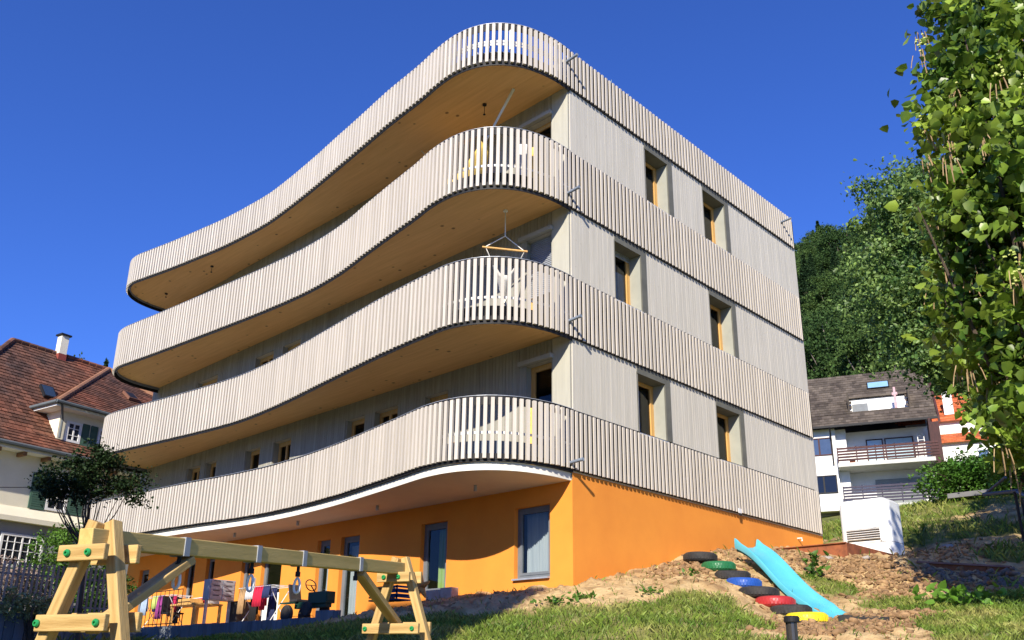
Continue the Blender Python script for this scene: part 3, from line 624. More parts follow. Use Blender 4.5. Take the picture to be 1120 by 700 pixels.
tag(b.build('corten_edging', corten_m, bevel=.003), 'rust brown steel retaining edging with a sharp corner around the white unit', 'retaining wall')
b = MB(); b.box((7.57, -1.93, 2.4), (12.18, -.01, 3.1)); tag(b.build('gravel_bed', mat('gravel', (.4, .38, .35), (.25, .24, .22), 30, .9, .8, 60)), 'gravel bed inside the rusty edging', kind='structure')

# ventilation unit
vu = empty('ventilation_unit', (11.3, -1.1, 3.1), 'white rounded ventilation unit with a louvred opening behind rusty steel edging', 'ventilation unit')
X0, X1, Y0, Y1, Z0, Z1 = 10.75, 11.75, -1.78, -.42, 3.1, 4.86
def rrect(x0, x1, y0, y1, r, n=6):
    o = []
    for cx_, cy_, a0 in [(x1-r, y1-r, 0), (x0+r, y1-r, 90), (x0+r, y0+r, 180), (x1-r, y0+r, 270)]:
        for i in range(n+1): a = math.radians(a0+90*i/n); o.append((cx_+r*math.cos(a), cy_+r*math.sin(a)))
    return o
rr = rrect(X0, X1, Y0, Y1, .2); nn = len(rr)
b = MB()
for z0_, z1_ in [(Z0, 3.68), (3.69, Z1-.11)]: b.add([(x, y, z0_) for x, y in rr]+[(x, y, z1_) for x, y in rr], [(i, (i+1) % nn, nn+(i+1) % nn, nn+i) for i in range(nn)]+[tuple(range(nn, 2*nn))], .5)
r2 = rrect(X0+.09, X1-.09, Y0+.13, Y1-.02, .14); b.add([(x, y, Z1-.11) for x, y in rr]+[(x, y, Z1) for x, y in r2], [(i, (i+1) % nn, nn+(i+1) % nn, nn+i) for i in range(nn)]+[tuple(range(nn, 2*nn))], .5)
b.build('housing', mat('unit_enamel', (.78, .8, .8), (.72, .74, .74), 1.5, .35, spec=.5), vu)
b = MB(); b.box((X0-.012, -1.52, 3.74), (X0-.002, -.62, 4.06)); b.build('louvre_recess', anth_m, vu)
b = MB()
for j in range(5): b.obox((X0-.03, -1.07, 3.785+j*.06), (.022, 0, -.012), (0, .45, 0), (.003, 0, .006))
b.box((X0-.04, -1.55, 3.72), (X0-.002, -1.52, 4.08)); b.box((X0-.04, -.62, 3.72), (X0-.002, -.59, 4.08)); b.build('louvre_slats', whitemetal_m, vu)

# second corten / timber raised edge on the right, in tree shade
p0 = at(1003, 618, 22.2); p1 = at(1104, 613, 22.6)
rb = empty('raised_bed_wall', (*((p0+p1)/2)[:2], 2.2), 'low dark rusty edging with reddish sunlit top in the tree shade at the right', 'retaining wall')
b = MB(); b.bar((p0[0], p0[1], 2.45), (p1[0], p1[1], 2.3), .02, .75); b.build('edging_sheet', corten_m, rb)
b = MB(); b.bar((p0[0], p0[1], 2.80), (p1[0], p1[1], 2.66), .12, .04); b.build('top_board', mat('bed_top', (.32, .17, .13), (.22, .12, .09), 3, .8), rb)
b = MB()
for t in (.12, .45, .75, .99):
    q = p0+(p1-p0)*t; b.box((q[0]-.05, q[1]-.09, 1.6), (q[0]+.04, q[1]-.02, 2.75-t*.13))
b.build('posts', wood_dk, rb)
x = rng.uniform(0, 1, 260); nrm = np.array([-(p1-p0)[1], (p1-p0)[0]]); nrm = nrm/np.linalg.norm(nrm)
offs = rng.uniform(.15, 1.6, 260); sgn = -1 if (CAM[:2]-p0[:2])@nrm < 0 else 1
xx = p0[0]+(p1-p0)[0]*x+nrm[0]*offs*sgn; yy = p0[1]+(p1-p0)[1]*x+nrm[1]*offs*sgn
clods('rubble', xx, yy, rng.uniform(.03, .12, 260), mat('rubble_stone', (.22, .17, .13), (.13, .10, .08), 5, .95, .5, 20), 'rubble of stones and clods below the dark edging in the shade')

# ------------------------------------------------------------------ slide and tyre steps
def ground_z(x, y): return float(height(np.array([x]), np.array([y]))[0])
sa = at(817, 600, 18.3); sb = at(915, 677, 15.7)
slide = empty('slide', sb, 'turquoise plastic slide lying on the sandy mound beside the tyre steps', 'slide')
d2 = (sb-sa); hd = d2[:2]/np.linalg.norm(d2[:2]); side = np.array([-hd[1], hd[0]]); Lh = np.linalg.norm(d2[:2])
Pg = []; Pu = []
for i in range(41):
    t = i/40; c = sa+d2*t; wave = .10*math.sin(t*math.pi*2.1+.25)*(1-t*.3)
    zc = sa[2]+d2[2]*(t**1.02)+wave*.9+(.02 if t > .9 else 0)
    if t > .86: zc = zc*(1-(t-.86)/.14)+(sb[2]+.03)*((t-.86)/.14)
    wl = .115*(1-.35*t)+(.06*math.exp(-((t-.0)/.05)**2))     # side wall height, horns at the top
    row = []; lowr = []
    for (o_, up) in [(-.26, wl-.015), (-.245, wl), (-.22, wl-.01), (-.19, .03), (-.13, 0), (0, -.006), (.13, 0), (.19, .03), (.22, wl-.01), (.245, wl), (.26, wl-.015)]:
        row.append((c[0]+side[0]*o_, c[1]+side[1]*o_, zc+up))
    row = [(c[0]-side[0]*.262, c[1]-side[1]*.262, zc-.03)]+row+[(c[0]+side[0]*.262, c[1]+side[1]*.262, zc-.03)]
    Pg.append(row)
    Pu.append([(c[0]+side[0]*o_, c[1]+side[1]*o_, zc-.035) for o_ in np.linspace(-.255, .255, 3)])
b = MB(); b.grid(Pg); b.build('chute', slide_m, slide, smooth=True)
b = MB()
for o_ in (-.2, .2):
    b = MB()
    for i in range(0, 40, 1):
        p, q = np.array(Pu[i][1]), np.array(Pu[i+1][1]); b.hexa([(*(p[:2]+side*(o_-.025)), p[2]-.05), (*(p[:2]+side*(o_+.025)), p[2]-.05), (*(q[:2]+side*(o_+.025)), q[2]-.05), (*(q[:2]+side*(o_-.025)), q[2]-.05),
                                                               (*(p[:2]+side*(o_-.025)), p[2]-.0), (*(p[:2]+side*(o_+.025)), p[2]-.0), (*(q[:2]+side*(o_+.025)), q[2]-.0), (*(q[:2]+side*(o_-.025)), q[2]-.0)], .5)
    b.build('under_rib', mat('dark_turquoise', (.03, .2, .25)), slide)
b = MB(); pb = sb+np.array([hd[0], hd[1], 0])*.03
b.obox((pb[0], pb[1], sb[2]-.03), (hd[0]*.03, hd[1]*.03, 0), (side[0]*.25, side[1]*.25, 0), (0, 0, .05)); b.build('end_lip', slide_m, slide)

tyres = [(766, 612, 17.9, .33, rubber_m, 'black tyre at the very top of the tyre steps'), (786, 622, 17.45, .32, tgreen_m, 'dark green painted tyre, second step from the top'),
         (801.5, 632, 17.0, .32, rubber_m, 'black tyre between the green tyre and the blue tyre'), (813.6, 640.5, 16.7, .315, tblue_m, 'blue painted tyre in the middle of the steps'),
         (830, 651, 16.3, .35, rubber_m, 'black tyre between the blue tyre and the red tyre'), (848, 661.5, 16.0, .335, tred_m, 'red painted tyre low in the steps'),
         (865, 671.0, 15.7, .34, rubber_m, 'black tyre between the red tyre and the yellow tyre'), (882.5, 679, 15.4, .33, tyell_m, 'yellow painted tyre at the foot of the steps')]
tprof = [(.19, .03), (.2, .0), (.29, .0), (.325, .03), (.34, .06), (.34, .13), (.325, .16), (.29, .185), (.21, .185), (.19, .16), (.2, .12), (.2, .06), (.19, .03)]
for (px, py, rg, rad, m, lb) in tyres:
    p = at(px, py, rg); b = MB(); k_ = rad/.34
    b.lathe((0, 0, -.11), [(r_*k_, h_) for r_, h_ in tprof], 40)
    o = b.build('tyre', m, smooth=True); o.location = (p[0], p[1], p[2]+.045); o.rotation_euler = (random.uniform(-.05, .05), random.uniform(-.04, .04), random.uniform(0, 3))
    tag(o, lb, 'tyre', 'tyres laid as steps up the mound')
    f = MB(); f.lathe((0, 0, -.11), [(.0, .10), (.2*k_, .12)], 24); g = f.build('soil_fill', clod_m, o)
    tr = MB()
    for j in range(36):
        a = j*math.pi/18; tr.obox((math.cos(a)*.338*k_, math.sin(a)*.338*k_, -.015), (-math.sin(a)*.018*k_, math.cos(a)*.018*k_, 0), (math.cos(a)*.006, math.sin(a)*.006, 0), (0, 0, .05))
    tr.build('tread_blocks', m, o)
# black plastic ground grid at the foot of the slide
p0 = at(918, 680, 15.2); p1 = at(970, 683, 14.9)
b = MB(); dv = (p1-p0)/8; up_ = np.array([0, 0, .12])
for i in range(8):
    b.bar(p0+dv*i+up_*.3, p0+dv*(i+1)+up_*.3, .02, .11)
    b.bar(p0+dv*i+up_*.3, p0+dv*i+up_*.3+np.array([-dv[1], dv[0], .01])*2.4, .02, .11)
    b.bar(p0+dv*i+up_*.3+np.array([-dv[1], dv[0], .02])*1.2, p0+dv*(i+1)+up_*.3+np.array([-dv[1], dv[0], .02])*1.2, .02, .11)
tag(b.build('rubber_mat', rubber_m), 'black rubber grid edging in the soil right of the slide foot', 'rubber mat')
# garden lamp
p = at(866, 681, 9.0); gl = empty('garden_light', (p[0], p[1], -.1), 'short black garden light with glass tube at the bottom of the picture', 'garden light')
b = MB(); b.lathe((p[0], p[1], p[2]), [(.068, .0), (.072, .01), (.072, .05), (.062, .06), (.0, .062)], 20); b.build('lamp_cap', anth_m, gl)
b = MB(); b.lathe((p[0], p[1], p[2]-.16), [(.048, 0), (.048, .16)], 20); b.build('lamp_glass', mat('smoked_glass', (.05, .045, .04), None, 5, .15, spec=.6), gl)
b = MB(); b.lathe((p[0], p[1], -.1), [(.04, 0), (.04, p[2]-.16+.1)], 16)
for a in range(3): b.tube([(p[0]+.05*math.cos(a*2.1), p[1]+.05*math.sin(a*2.1), p[2]-.16), (p[0]+.05*math.cos(a*2.1), p[1]+.05*math.sin(a*2.1), p[2])], .008, 6)
b.build('lamp_post', anth_m, gl)
b = MB(); b.tube([(p[0], p[1], p[2]-.15), (p[0]+.01, p[1], p[2]-.09), (p[0]-.01, p[1], p[2]-.06)], .012, 6); b.build('bulb', whitemetal_m, gl)

# ------------------------------------------------------------------ swing frame
A0 = CAM+ray(112, 590)*(4.92/(ray(112, 590)@DD)); A1 = CAM+ray(438, 622)*(8.1/(ray(438, 622)@DD))
sw = empty('swing_frame', (*((A0+A1)/2)[:2], -1.0), 'wooden A-frame swing stand with green bolt caps in the foreground', 'swing')
bt = (A1-A0)/np.linalg.norm(A1-A0); bside = np.cross(bt, [0, 0, 1]); bside /= np.linalg.norm(bside)   # to the right / near side
beam('top_beam', A0-bt*.12, A1+bt*.06, .10, .105, pinegreen_m, sw)
for j, (Q, s_) in enumerate([(A0, 1), (A1, -1)]):
    for q in (1, -1):
        top = Q+np.array([0, 0, .07])+bside*.035*q-bt*.03*s_*0; foot = Q+bside*.74*q+np.array([0, 0, -2.1]); foot = foot-bt*.10*s_
        ext = top+(top-foot)/np.linalg.norm(top-foot)*.03
        beam('leg', foot+bt*.03*q, ext+bt*.03*q, .072, .072, pine_m, sw, up=bt)
    # cross boards with bolts
    for (dz, hw) in [(-.08, .17), (-.45 if j == 0 else -.53, .25 if j == 0 else .29)]:
        c = Q+np.array([0, 0, dz]); off = bt*(-.115 if j == 0 else -.115)
        cb = beam('cross_board', c-bside*hw+off, c+bside*(hw*.95)+off, 0.035, .088, pine_m, sw)
        for q in (1, -1):
            lx = c+bside*(q*(abs(dz)*.36+.045)-.02)+off-bt*.018
            bb = MB(); bb.lathe(lx, [(.02, 0), (.021, .010), (.015, .018), (.008, .018), (.008, .008), (.001, .008)], 16, ax=-bt); bb.build('bolt_cap', greenplastic_m, sw, smooth=False)
        if j == 1 or True:
            cb2 = beam('cross_board', c-bside*hw+off+bt*.235, c+bside*(hw*.95)+off+bt*.235, .035, .105, pine_m, sw)
    # diagonal brace
    cbt = Q+np.array([0, 0, -.52])+bt*.0*s_
    beam('brace', Q+bt*s_*.72+np.array([0, 0, -.07]), cbt+bt*s_*.02+np.array([0, 0, .03]), .05, .095, pine_m, sw, up=bside)
Lb = np.linalg.norm(A1-A0)
for px in (197.5, 277, 327, 389.5):
    # along the beam where the sight line crosses
    best = min(np.linspace(0, 1, 400), key=lambda t: abs((lambda v: CX+F*(v@RR)/(v@DD))(A0+(A1-A0)*t-CAM)-px)); c = A0+(A1-A0)*best
    b = MB(); b.obox(c, bt*.024, bside*.056, (0, 0, .058))
    br = b.build('swing_bracket', steel_m, sw)
    hk = MB(); e = c-np.array([0, 0, .058]); hk.tube([e, e-np.array([0, 0, .045])], .013, 8); hk.tube([e-np.array([0, 0, .04]), e-np.array([0, 0, .075])], .02, 8); hk.build('swing_hook', anth_m, br)
    if px < 380:
        rp = MB(); q = e-np.array([0, 0, .085]); lp = [q+(bside*.02*math.sin(a)*(1.25-.25*math.cos(a))+np.array([0, 0, -.055+.055*math.cos(a)])) for a in np.linspace(0, 2*math.pi, 17)]; rp.tube(lp, .010, 6, cap=False)
        rp.build('rope_loop', rope_m, br)

# ------------------------------------------------------------------ things on the patio
FL = 1.25
def cloth(b, x0, y0, x1, y1, ztop, drop, mi, sag=.0, thick=.03):
    n_ = 10; P_ = []
    for i in range(n_+1):
        t = i/n_; x, y = x0+(x1-x0)*t, y0+(y1-y0)*t; w_ = .012*math.sin(i*2.1)
        P_.append([(x+.02+w_, y, ztop-drop*.8), (x+.012+w_, y, ztop-drop*.4), (x, y, ztop), (x-.02-w_, y, ztop-drop*.5), (x-.025-w_*1.5, y, ztop-drop+w_)])
    b.grid(P_, mi=mi)
fcols = {k: fabric('cloth_'+k, c) for k, c in dict(crimson=(.5, .02, .09), white=(.75, .75, .76), navy=(.03, .04, .12), tan=(.45, .28, .13), red=(.62, .02, .06), purple=(.3, .05, .22), black=(.02, .02, .022), sky=(.35, .45, .6), lime=(.5, .6, .15), orange=(.75, .3, .08), yellow=(.85, .6, .15), pale=(.7, .68, .62), green=(.1, .3, .1)).items()}
def rack(cx_, cy_, lab, cols, wd=1.1):
    e = empty('drying_rack', (cx_, cy_, FL), lab, 'drying rack')
    b = MB()
    for dx in (-.28, -.1, .08, .28): b.tube([(cx_+dx, cy_-wd/2, FL+.92), (cx_+dx, cy_+wd/2, FL+.92)], .006, 6)
    for yy_ in (-wd/2, wd/2): b.tube([(cx_-.3, cy_+yy_, FL+.92), (cx_+.3, cy_+yy_, FL+.92)], .009, 6)
    b.build('rack_top', whitemetal_m, e)
    for yy_ in (-wd*.42, wd*.42):
        b = MB(); b.tube([(cx_-.28, cy_+yy_, FL+.01), (cx_+.28, cy_+yy_, FL+.91)], .01, 6); b.build('leg', whitemetal_m, e)
        b = MB(); b.tube([(cx_+.28, cy_+yy_+.02, FL+.01), (cx_-.28, cy_+yy_+.02, FL+.91)], .01, 6); b.build('leg', whitemetal_m, e)
    return e
def garment(cx_, y0, y1, drop, c, lab, dx=-.28):
    b = MB(); cloth(b, cx_+dx, y0, cx_+dx, y1, FL+.935, drop, 0); o = b.build('laundry', fcols[c], smooth=True)
    sd = o.modifiers.new('thick', 'SOLIDIFY'); sd.thickness = .008
    tag(o, lab, 'laundry', 'washing hung on the drying racks')
rack(-1.35, 13.4, 'laden drying rack behind the dark bar fence on the patio', None, 1.8)
for (y0, y1, dr, c, lb, dx) in [(13.9, 14.25, .5, 'sky', 'pale blue shirt at the left end of the far rack', -.28), (13.55, 13.9, .4, 'navy', 'navy top on the far rack beside the pale blue shirt', -.1), (13.3, 13.6, .35, 'lime', 'lime and grey top on the far rack', -.28),
                            (12.95, 13.3, .62, 'purple', 'purple cloth hanging long from the far rack', -.28), (12.6, 12.95, .55, 'crimson', 'crimson cloth at the right end of the far rack', -.1), (13.1, 13.45, .7, 'black', 'black trousers at the back of the far rack', .28)]:
    garment(-1.35, y0, y1, dr, c, lb, dx)
rack(-1.2, 8.55, 'white drying rack in front of the pale glass doors', None, 1.5)
for (y0, y1, dr, c, lb, dx) in [(9.0, 9.26, .62, 'tan', 'tan towel hanging on the near rack', -.28), (8.62, 8.95, .3, 'white', 'small white cloth beside the tan towel', -.28), (8.22, 8.6, .48, 'red', 'bright red towel on the near rack', -.28), (7.9, 8.2, .3, 'navy', 'dark blue patterned cloth right of the red towel', -.28),
                            (8.7, 9.0, .78, 'black', 'black trousers under the white cloth', -.1), (8.2, 8.5, .8, 'navy', 'long dark trousers behind the red towel', .08), (8.98, 9.22, .5, 'red', 'red cloth behind the tan towel', .28)]:
    garment(-1.2, y0, y1, dr, c, lb, dx)
# mailbox bank
mb = empty('mailbox_bank', (-1.45, 10.35, FL), 'grey mailbox bank with two columns of letter flaps on a post', 'mailbox')
b = MB(); b.box((-1.8, 10.2, 1.93), (-1.1, 10.5, 2.43)); b.build('box_body', steel_m, mb, bevel=.006)
for c_ in range(2):
    for r_ in range(4):
        b = MB(); b.box((-1.77+c_*.33, 10.185, 1.955+r_*.118), (-1.46+c_*.33, 10.198, 2.06+r_*.118)); fl = b.build('mail_flap', steel_m, mb, bevel=.003)
        b = MB(); b.box((-1.70+c_*.33, 10.176, 2.035+r_*.118), (-1.53+c_*.33, 10.184, 2.05+r_*.118)); b.build('mail_slot', anth_m, fl)
for x_ in (-1.76, -1.14):
    b = MB(); b.box((x_-.03, 10.32, FL), (x_+.03, 10.38, 1.929)); b.build('post', steel_m, mb)
# table with boards and boxes
tb = empty('patio_table', (-1.3, 11.6, FL), 'low wooden table on the patio left of the grey mailboxes', 'table')
b = MB(); b.box((-1.75, 11.0, 1.86), (-.95, 12.3, 1.9)); b.build('table_top', larch_m, tb)
for x_ in (-1.7, -1.0):
    for y_ in (11.05, 12.25): b = MB(); b.box((x_-.03, y_-.03, FL), (x_+.03, y_+.03, 1.859)); b.build('leg', larch_m, tb)
b = MB(); b.box((-1.72, 11.3, 1.902), (-1.35, 11.95, 2.02)); tag(b.build('wooden_box', larch_m, bevel=.01), 'pale wooden box on the patio table', 'box')
b = MB(); b.box((-1.3, 11.1, 1.902), (-1.0, 12.2, 2.08)); b.box((-1.305, 11.2, 1.92), (-1.30, 11.9, 2.06), mi=1); tag(b.build('gift_box', [fcols['white'], fcols['red']]), 'red and white box on the patio table', 'box')
ch = empty('patio_chair', (-1.5, 12.6, FL), 'black chair standing left of the patio table', 'chair')
b = MB(); b.box((-1.72, 12.42, 1.68), (-1.28, 12.85, 1.72)); b.build('seat', anth_m, ch)
b = MB(); b.box((-1.72, 12.8, 1.721), (-1.28, 12.84, 2.15)); b.build('backrest', anth_m, ch)
for x_ in (-1.7, -1.3):
    for y_ in (12.45, 12.8): b = MB(); b.tube([(x_, y_, FL), (x_, y_, 1.68)], .015, 6); b.build('leg', anth_m, ch)
b = MB(); b.box((-1.05, 10.1, FL), (-.65, 10.5, 1.9)); b.box((-1.07, 10.08, 1.9), (-.63, 10.52, 1.94)); tag(b.build('waste_bin', rubber_m, bevel=.02), 'black bin behind the grey mailboxes', 'bin')
# pedal tractor
tr0 = empty('pedal_tractor', (-1.75, 5.9, FL), 'dark green toy pedal tractor parked on the patio edge', 'toy tractor')
tg = mat('tractor_green', (.02, .07, .045), None, 5, .5)
def wheel(cx_, cy_, cz, r, wd):
    b = MB(); b.lathe((cx_, cy_, cz), [(r*.55, -wd/2), (r*.9, -wd/2), (r, -wd*.3), (r, wd*.3), (r*.9, wd/2), (r*.55, wd/2)], 20, ax=(1, 0, 0)); wl = b.build('wheel', rubber_m, tr0, smooth=False)
    b = MB(); b.lathe((cx_, cy_, cz), [(.02, -wd*.4), (r*.54, -wd*.3), (r*.54, wd*.3), (.02, wd*.4)], 14, ax=(1, 0, 0)); b.build('rim', mat('rim_green', (.12, .2, .08)), wl)
for x_ in (-1.97, -1.53): wheel(x_, 6.35, FL+.19, .19, .1); wheel(x_, 5.6, FL+.15+.12, .15, .08)
b = MB(); b.box((-1.83, 5.15, FL+.30), (-1.67, 6.3, FL+.44)); b.box((-1.87, 5.1, FL+.38), (-1.63, 5.75, FL+.62)); b.box((-1.85, 5.08, FL+.42), (-1.65, 5.1, FL+.6)); b.build('body', tg, tr0, bevel=.03)
b = MB(); b.box((-1.9, 6.12, FL+.44), (-1.6, 6.42, FL+.5)); b.obox((-1.75, 6.45, FL+.66), (.15, 0, 0), (0, .02, .0), (0, .05, .17)); b.build('seat', rubber_m, tr0, bevel=.02)
b = MB(); cS = np.array([-1.75, 5.85, FL+.78]); b.tube([cS+np.array([.13*math.cos(a), .05*math.sin(a), .12*math.sin(a)]) for a in np.linspace(0, 2*math.pi, 17)], .012, 6, cap=False); b.tube([cS, (-1.75, 5.65, FL+.6)], .014, 6); b.tube([cS-np.array([.13, 0, 0]), cS+np.array([.13, 0, 0])], .008, 6); b.build('steering_wheel', anth_m, tr0)
for x_ in (-1.97, -1.53): b = MB(); b.box((x_-.07, 6.15, FL+.40), (x_+.07, 6.55, FL+.43)); b.build('mudguard', tg, tr0)
# crates, starfish toy, stone block near the glass door
c0 = at(434, 657, 16.0); g0 = c0[2]
b = MB()
for j in range(3):
    z = g0+j*.085; b.box((c0[0]-.17, c0[1]-.2, z), (c0[0]+.17, c0[1]+.2, z+.02)); b.box((c0[0]-.17, c0[1]-.2, z+.04), (c0[0]-.155, c0[1]+.2, z+.075)); b.box((c0[0]-.17, c0[1]-.2, z+.021), (c0[0]-.15, c0[1]-.17, z+.08)); b.box((c0[0]-.17, c0[1]+.17, z+.021), (c0[0]-.15, c0[1]+.2, z+.08)); b.box((c0[0]-.15, c0[1]-.2, z+.04), (c0[0]+.17, c0[1]-.185, z+.075))
tag(b.build('plastic_crate', fcols['navy']), 'stack of low navy blue crates left of the glass door', 'crate')
b = MB()
for j in range(5): b.box((c0[0]-.15, c0[1]+.24, g0+j*.055), (c0[0]+.15, c0[1]+.62, g0+j*.055+.03))
tag(b.build('toy_slats', fcols['orange']), 'orange slatted toy beside the navy crates', 'toy')
c1 = at(460, 648, 16.4); b = MB()
for j in range(5):
    a = j*2*math.pi/5+.3; q = c1+np.array([-math.sin(a)*0-.0, math.cos(a)*.24, math.sin(a)*.24+.1]); b.tube([c1+np.array([0, 0, .1]), q], [.075, .02], 8)
tag(b.build('star_toy', fcols['orange'], smooth=True), 'orange star shaped toy beside the glass door', 'toy')
pA = at(483, 649, 18.5); b = MB(); b.box((pA[0]-.1, pA[1]-.40, pA[2]-.2), (pA[0]+.1, pA[1]-.06, pA[2]+.10)); b.box((pA[0]-.1, pA[1]-.05, pA[2]-.2), (pA[0]+.1, pA[1]+.38, pA[2]+.07))
tag(b.build('step_blocks', mat('pink_stone', (.5, .4, .33), (.4, .3, .25), 6, .9, .3, 30), bevel=.01), 'pinkish stone blocks as a step below the glass door', 'stone step')

# ------------------------------------------------------------------ things on the balconies
hk = atz(553, 230, 9.73); hc = empty('hanging_chair', hk, 'white cloth hanging chair on a wooden bar at the middle balcony', 'hanging chair')
lat = np.array([RR[0], RR[1], 0]); lat /= np.linalg.norm(lat); fw_ = np.array([lat[1], -lat[0], 0])
knot = hk-np.array([0, 0, .62]); e1 = knot-lat*.42-np.array([0, 0, .26]); e2 = knot+lat*.42-np.array([0, 0, .36])
b = MB(); b.tube([hk, knot], .012, 6); b.tube([knot, e1], .011, 6); b.tube([knot, e2], .011, 6); b.lathe(hk-np.array([0, 0, .03]), [(.05, 0), (.05, .03)], 10); b.build('rope', rope_m, hc)
b = MB(); b.tube([e1-lat*.06, e2+lat*.06], .022, 8); b.build('spreader_bar', larch_m, hc)
P_ = []
for i in range(15):
    t = i/14; u_ = (t-.5)*2; top = e1*(1-t)+e2*t-np.array([0, 0, .62*(1-abs(u_)**1.6)]); row = []
    for j in range(11):
        s_ = j/10; zz = -.45*(1-(1-s_)**2)*(1-abs(u_)**1.6)-.25*s_*abs(u_)**3; row.append(top+np.array([0, 0, zz])-lat*u_*.20*s_-fw_*(.35*math.sin(s_*math.pi*.6))*(1-abs(u_)*.3)+np.array([0, 0, .02*math.sin(i*2+j)]))
    P_.append(row)
b = MB(); b.grid(P_); o = b.build('seat_cloth', fcols['pale'], hc, smooth=True); o.modifiers.new('s', 'SOLIDIFY').thickness = .01
h1 = atz(562, 97, 12.69); h2 = atz(461, 165, 12.69); hm = empty('hammock', h1, 'yellow and white hammock hung from the top balcony ceiling', 'hammock')
b = MB(); q1 = h1*.72+h2*.28-np.array([0, 0, .95]); q2 = h1*.25+h2*.75-np.array([0, 0, .95]); b.tube([h1, q1], [.035, .02], 6); b.build('rope', rope_m, hm); b = MB(); b.tube([h2, q2], .012, 6); b.build('rope', rope_m, hm)
P_ = []
for i in range(25):
    t = i/24; c = q1*(1-t)+q2*t-np.array([0, 0, 1.15*math.sin(t*math.pi)**.8]); wd_ = .14+.3*math.sin(t*math.pi)
    nn_ = np.array([-(h2-h1)[1], (h2-h1)[0], 0]); nn_ /= np.linalg.norm(nn_)
    P_.append([c+nn_*wd_*u_+np.array([0, 0, .25*u_*u_*math.sin(t*math.pi)+.015*math.sin(i*1.7+u_*9)]) for u_ in np.linspace(-1, 1, 9)])
b = MB(); b.grid(P_); o = b.build('hammock_cloth', fcols['yellow'], hm, smooth=True); o.modifiers.new('s', 'SOLIDIFY').thickness = .008
def towel(px, py, k, wd_, ht, c, lab):
    z = H[k]['b']+.9; ctr = atz(px, py, z); b = MB(); P_ = []
    for i in range(9):
        t = (i/8-.5); P_.append([ctr+lat*t*wd_+np.array([0, 0, ht/2-j*ht/6])+fw_*(-.015*math.sin(i*1.5+j)) for j in range(7)])
    b.grid(P_); o = b.build('towel', fcols[c], smooth=True); o.modifiers.new('s', 'SOLIDIFY').thickness = .01; tag(o, lab, 'towel')
towel(571, 178, 2, .22, .9, 'white', 'white towel hung behind the slats of the upper balcony'); towel(584, 180, 2, .12, .85, 'yellow', 'yellow towel beside the white towel on the upper balcony')
towel(581, 470, 4, .09, 1.15, 'yellow', 'narrow yellow board behind the slats of the lowest balcony')
cw_ = atz(512, 488, 4.75)
fc = empty('balcony_chair', (cw_[0]+.2, cw_[1]+.4, 4.05), 'brown wooden folding chair on the lowest balcony', 'chair')
bx_, by_ = cw_[0]+.35, cw_[1]+.35
b = MB()
for j in range(5): b.box((bx_-.22, by_-.2+j*.085, 4.47), (bx_+.22, by_-.13+j*.085, 4.49))
b.build('seat', wood_dk, fc)
b = MB()
for j in range(3): b.box((bx_-.22, by_+.22, 4.62+j*.12), (bx_+.22, by_+.24, 4.70+j*.12))
b.build('backrest', wood_dk, fc)
for s_ in (-1, 1):
    for (a, c_) in [((bx_+.22*s_, by_-.25, 4.0), (bx_+.22*s_, by_+.24, 4.95)), ((bx_+.22*s_, by_+.25, 4.0), (bx_+.22*s_, by_-.2, 4.48))]:
        b = MB(); b.bar(a, c_, .03, .03); b.build('leg', wood_dk, fc)

# ------------------------------------------------------------------ foliage
def leaves(name, pos, size, m, parent, up=.4, shape='leaf', droop=0., ratio=.62):
    n_ = len(pos); nr_ = rng.normal(0, 1, (n_, 3)); nr_[:, 2] = np.abs(nr_[:, 2])+up; nr_ /= np.linalg.norm(nr_, axis=1)[:, None]
    t = rng.normal(0, 1, (n_, 3)); t[:, 2] -= droop; t -= nr_*np.sum(t*nr_, 1)[:, None]; t /= np.linalg.norm(t, axis=1)[:, None]; s = np.cross(nr_, t)
    sz = size*rng.uniform(.4, 1.3, n_)[:, None]; wv = sz*ratio*.5
    if shape == 'leaf':
        V = np.stack([pos, pos+t*sz*.22+s*wv+nr_*sz*.10, pos+t*sz*.62+s*wv*.75+nr_*sz*.10, pos+t*sz, pos+t*sz*.62-s*wv*.75+nr_*sz*.10, pos+t*sz*.22-s*wv+nr_*sz*.10], 1).reshape(-1, 3)
        b0 = (np.arange(n_)*6)[:, None]; Fq = np.concatenate([b0+np.array([[0, 1, 2, 3]]), b0+np.array([[0, 3, 4, 5]])], 1).reshape(-1, 4); rd = np.repeat(rng.random(n_), 2)
    else:
        V = np.stack([pos, pos+t*sz*.5+s*wv, pos+t*sz, pos+t*sz*.5-s*wv], 1).reshape(-1, 3); Fq = np.arange(n_*4).reshape(-1, 4); rd = rng.random(n_)
    pl = np.array(ROOTLOC[parent.name]) if parent is not None and parent.name in ROOTLOC else 0
    o = raw_mesh(name, V-pl, Fq, rd, m, parent=parent); return o
def clump_points(blobs, nclump, per, csize, shell=.55, flat=.7, seed=None):
    out = []; cl = []
    vols = np.array([b_[3]*b_[4]*b_[5] for b_ in blobs])**(2/3); vols /= vols.sum()
    for b_, v_ in zip(blobs, vols):
        k = max(3, int(nclump*v_)); d = rng.normal(0, 1, (k, 3)); d /= np.linalg.norm(d, axis=1)[:, None]; r = rng.uniform(shell, 1.08, k)[:, None]
        c = np.array(b_[:3])+d*r*np.array(b_[3:6]); cl.append(c)
        for q in c:
            s_ = csize*rng.uniform(.5, 1.3); out.append(q+rng.normal(0, 1, (per, 3))*s_*np.array([1, 1, flat]))
    return np.vstack(out), np.vstack(cl)
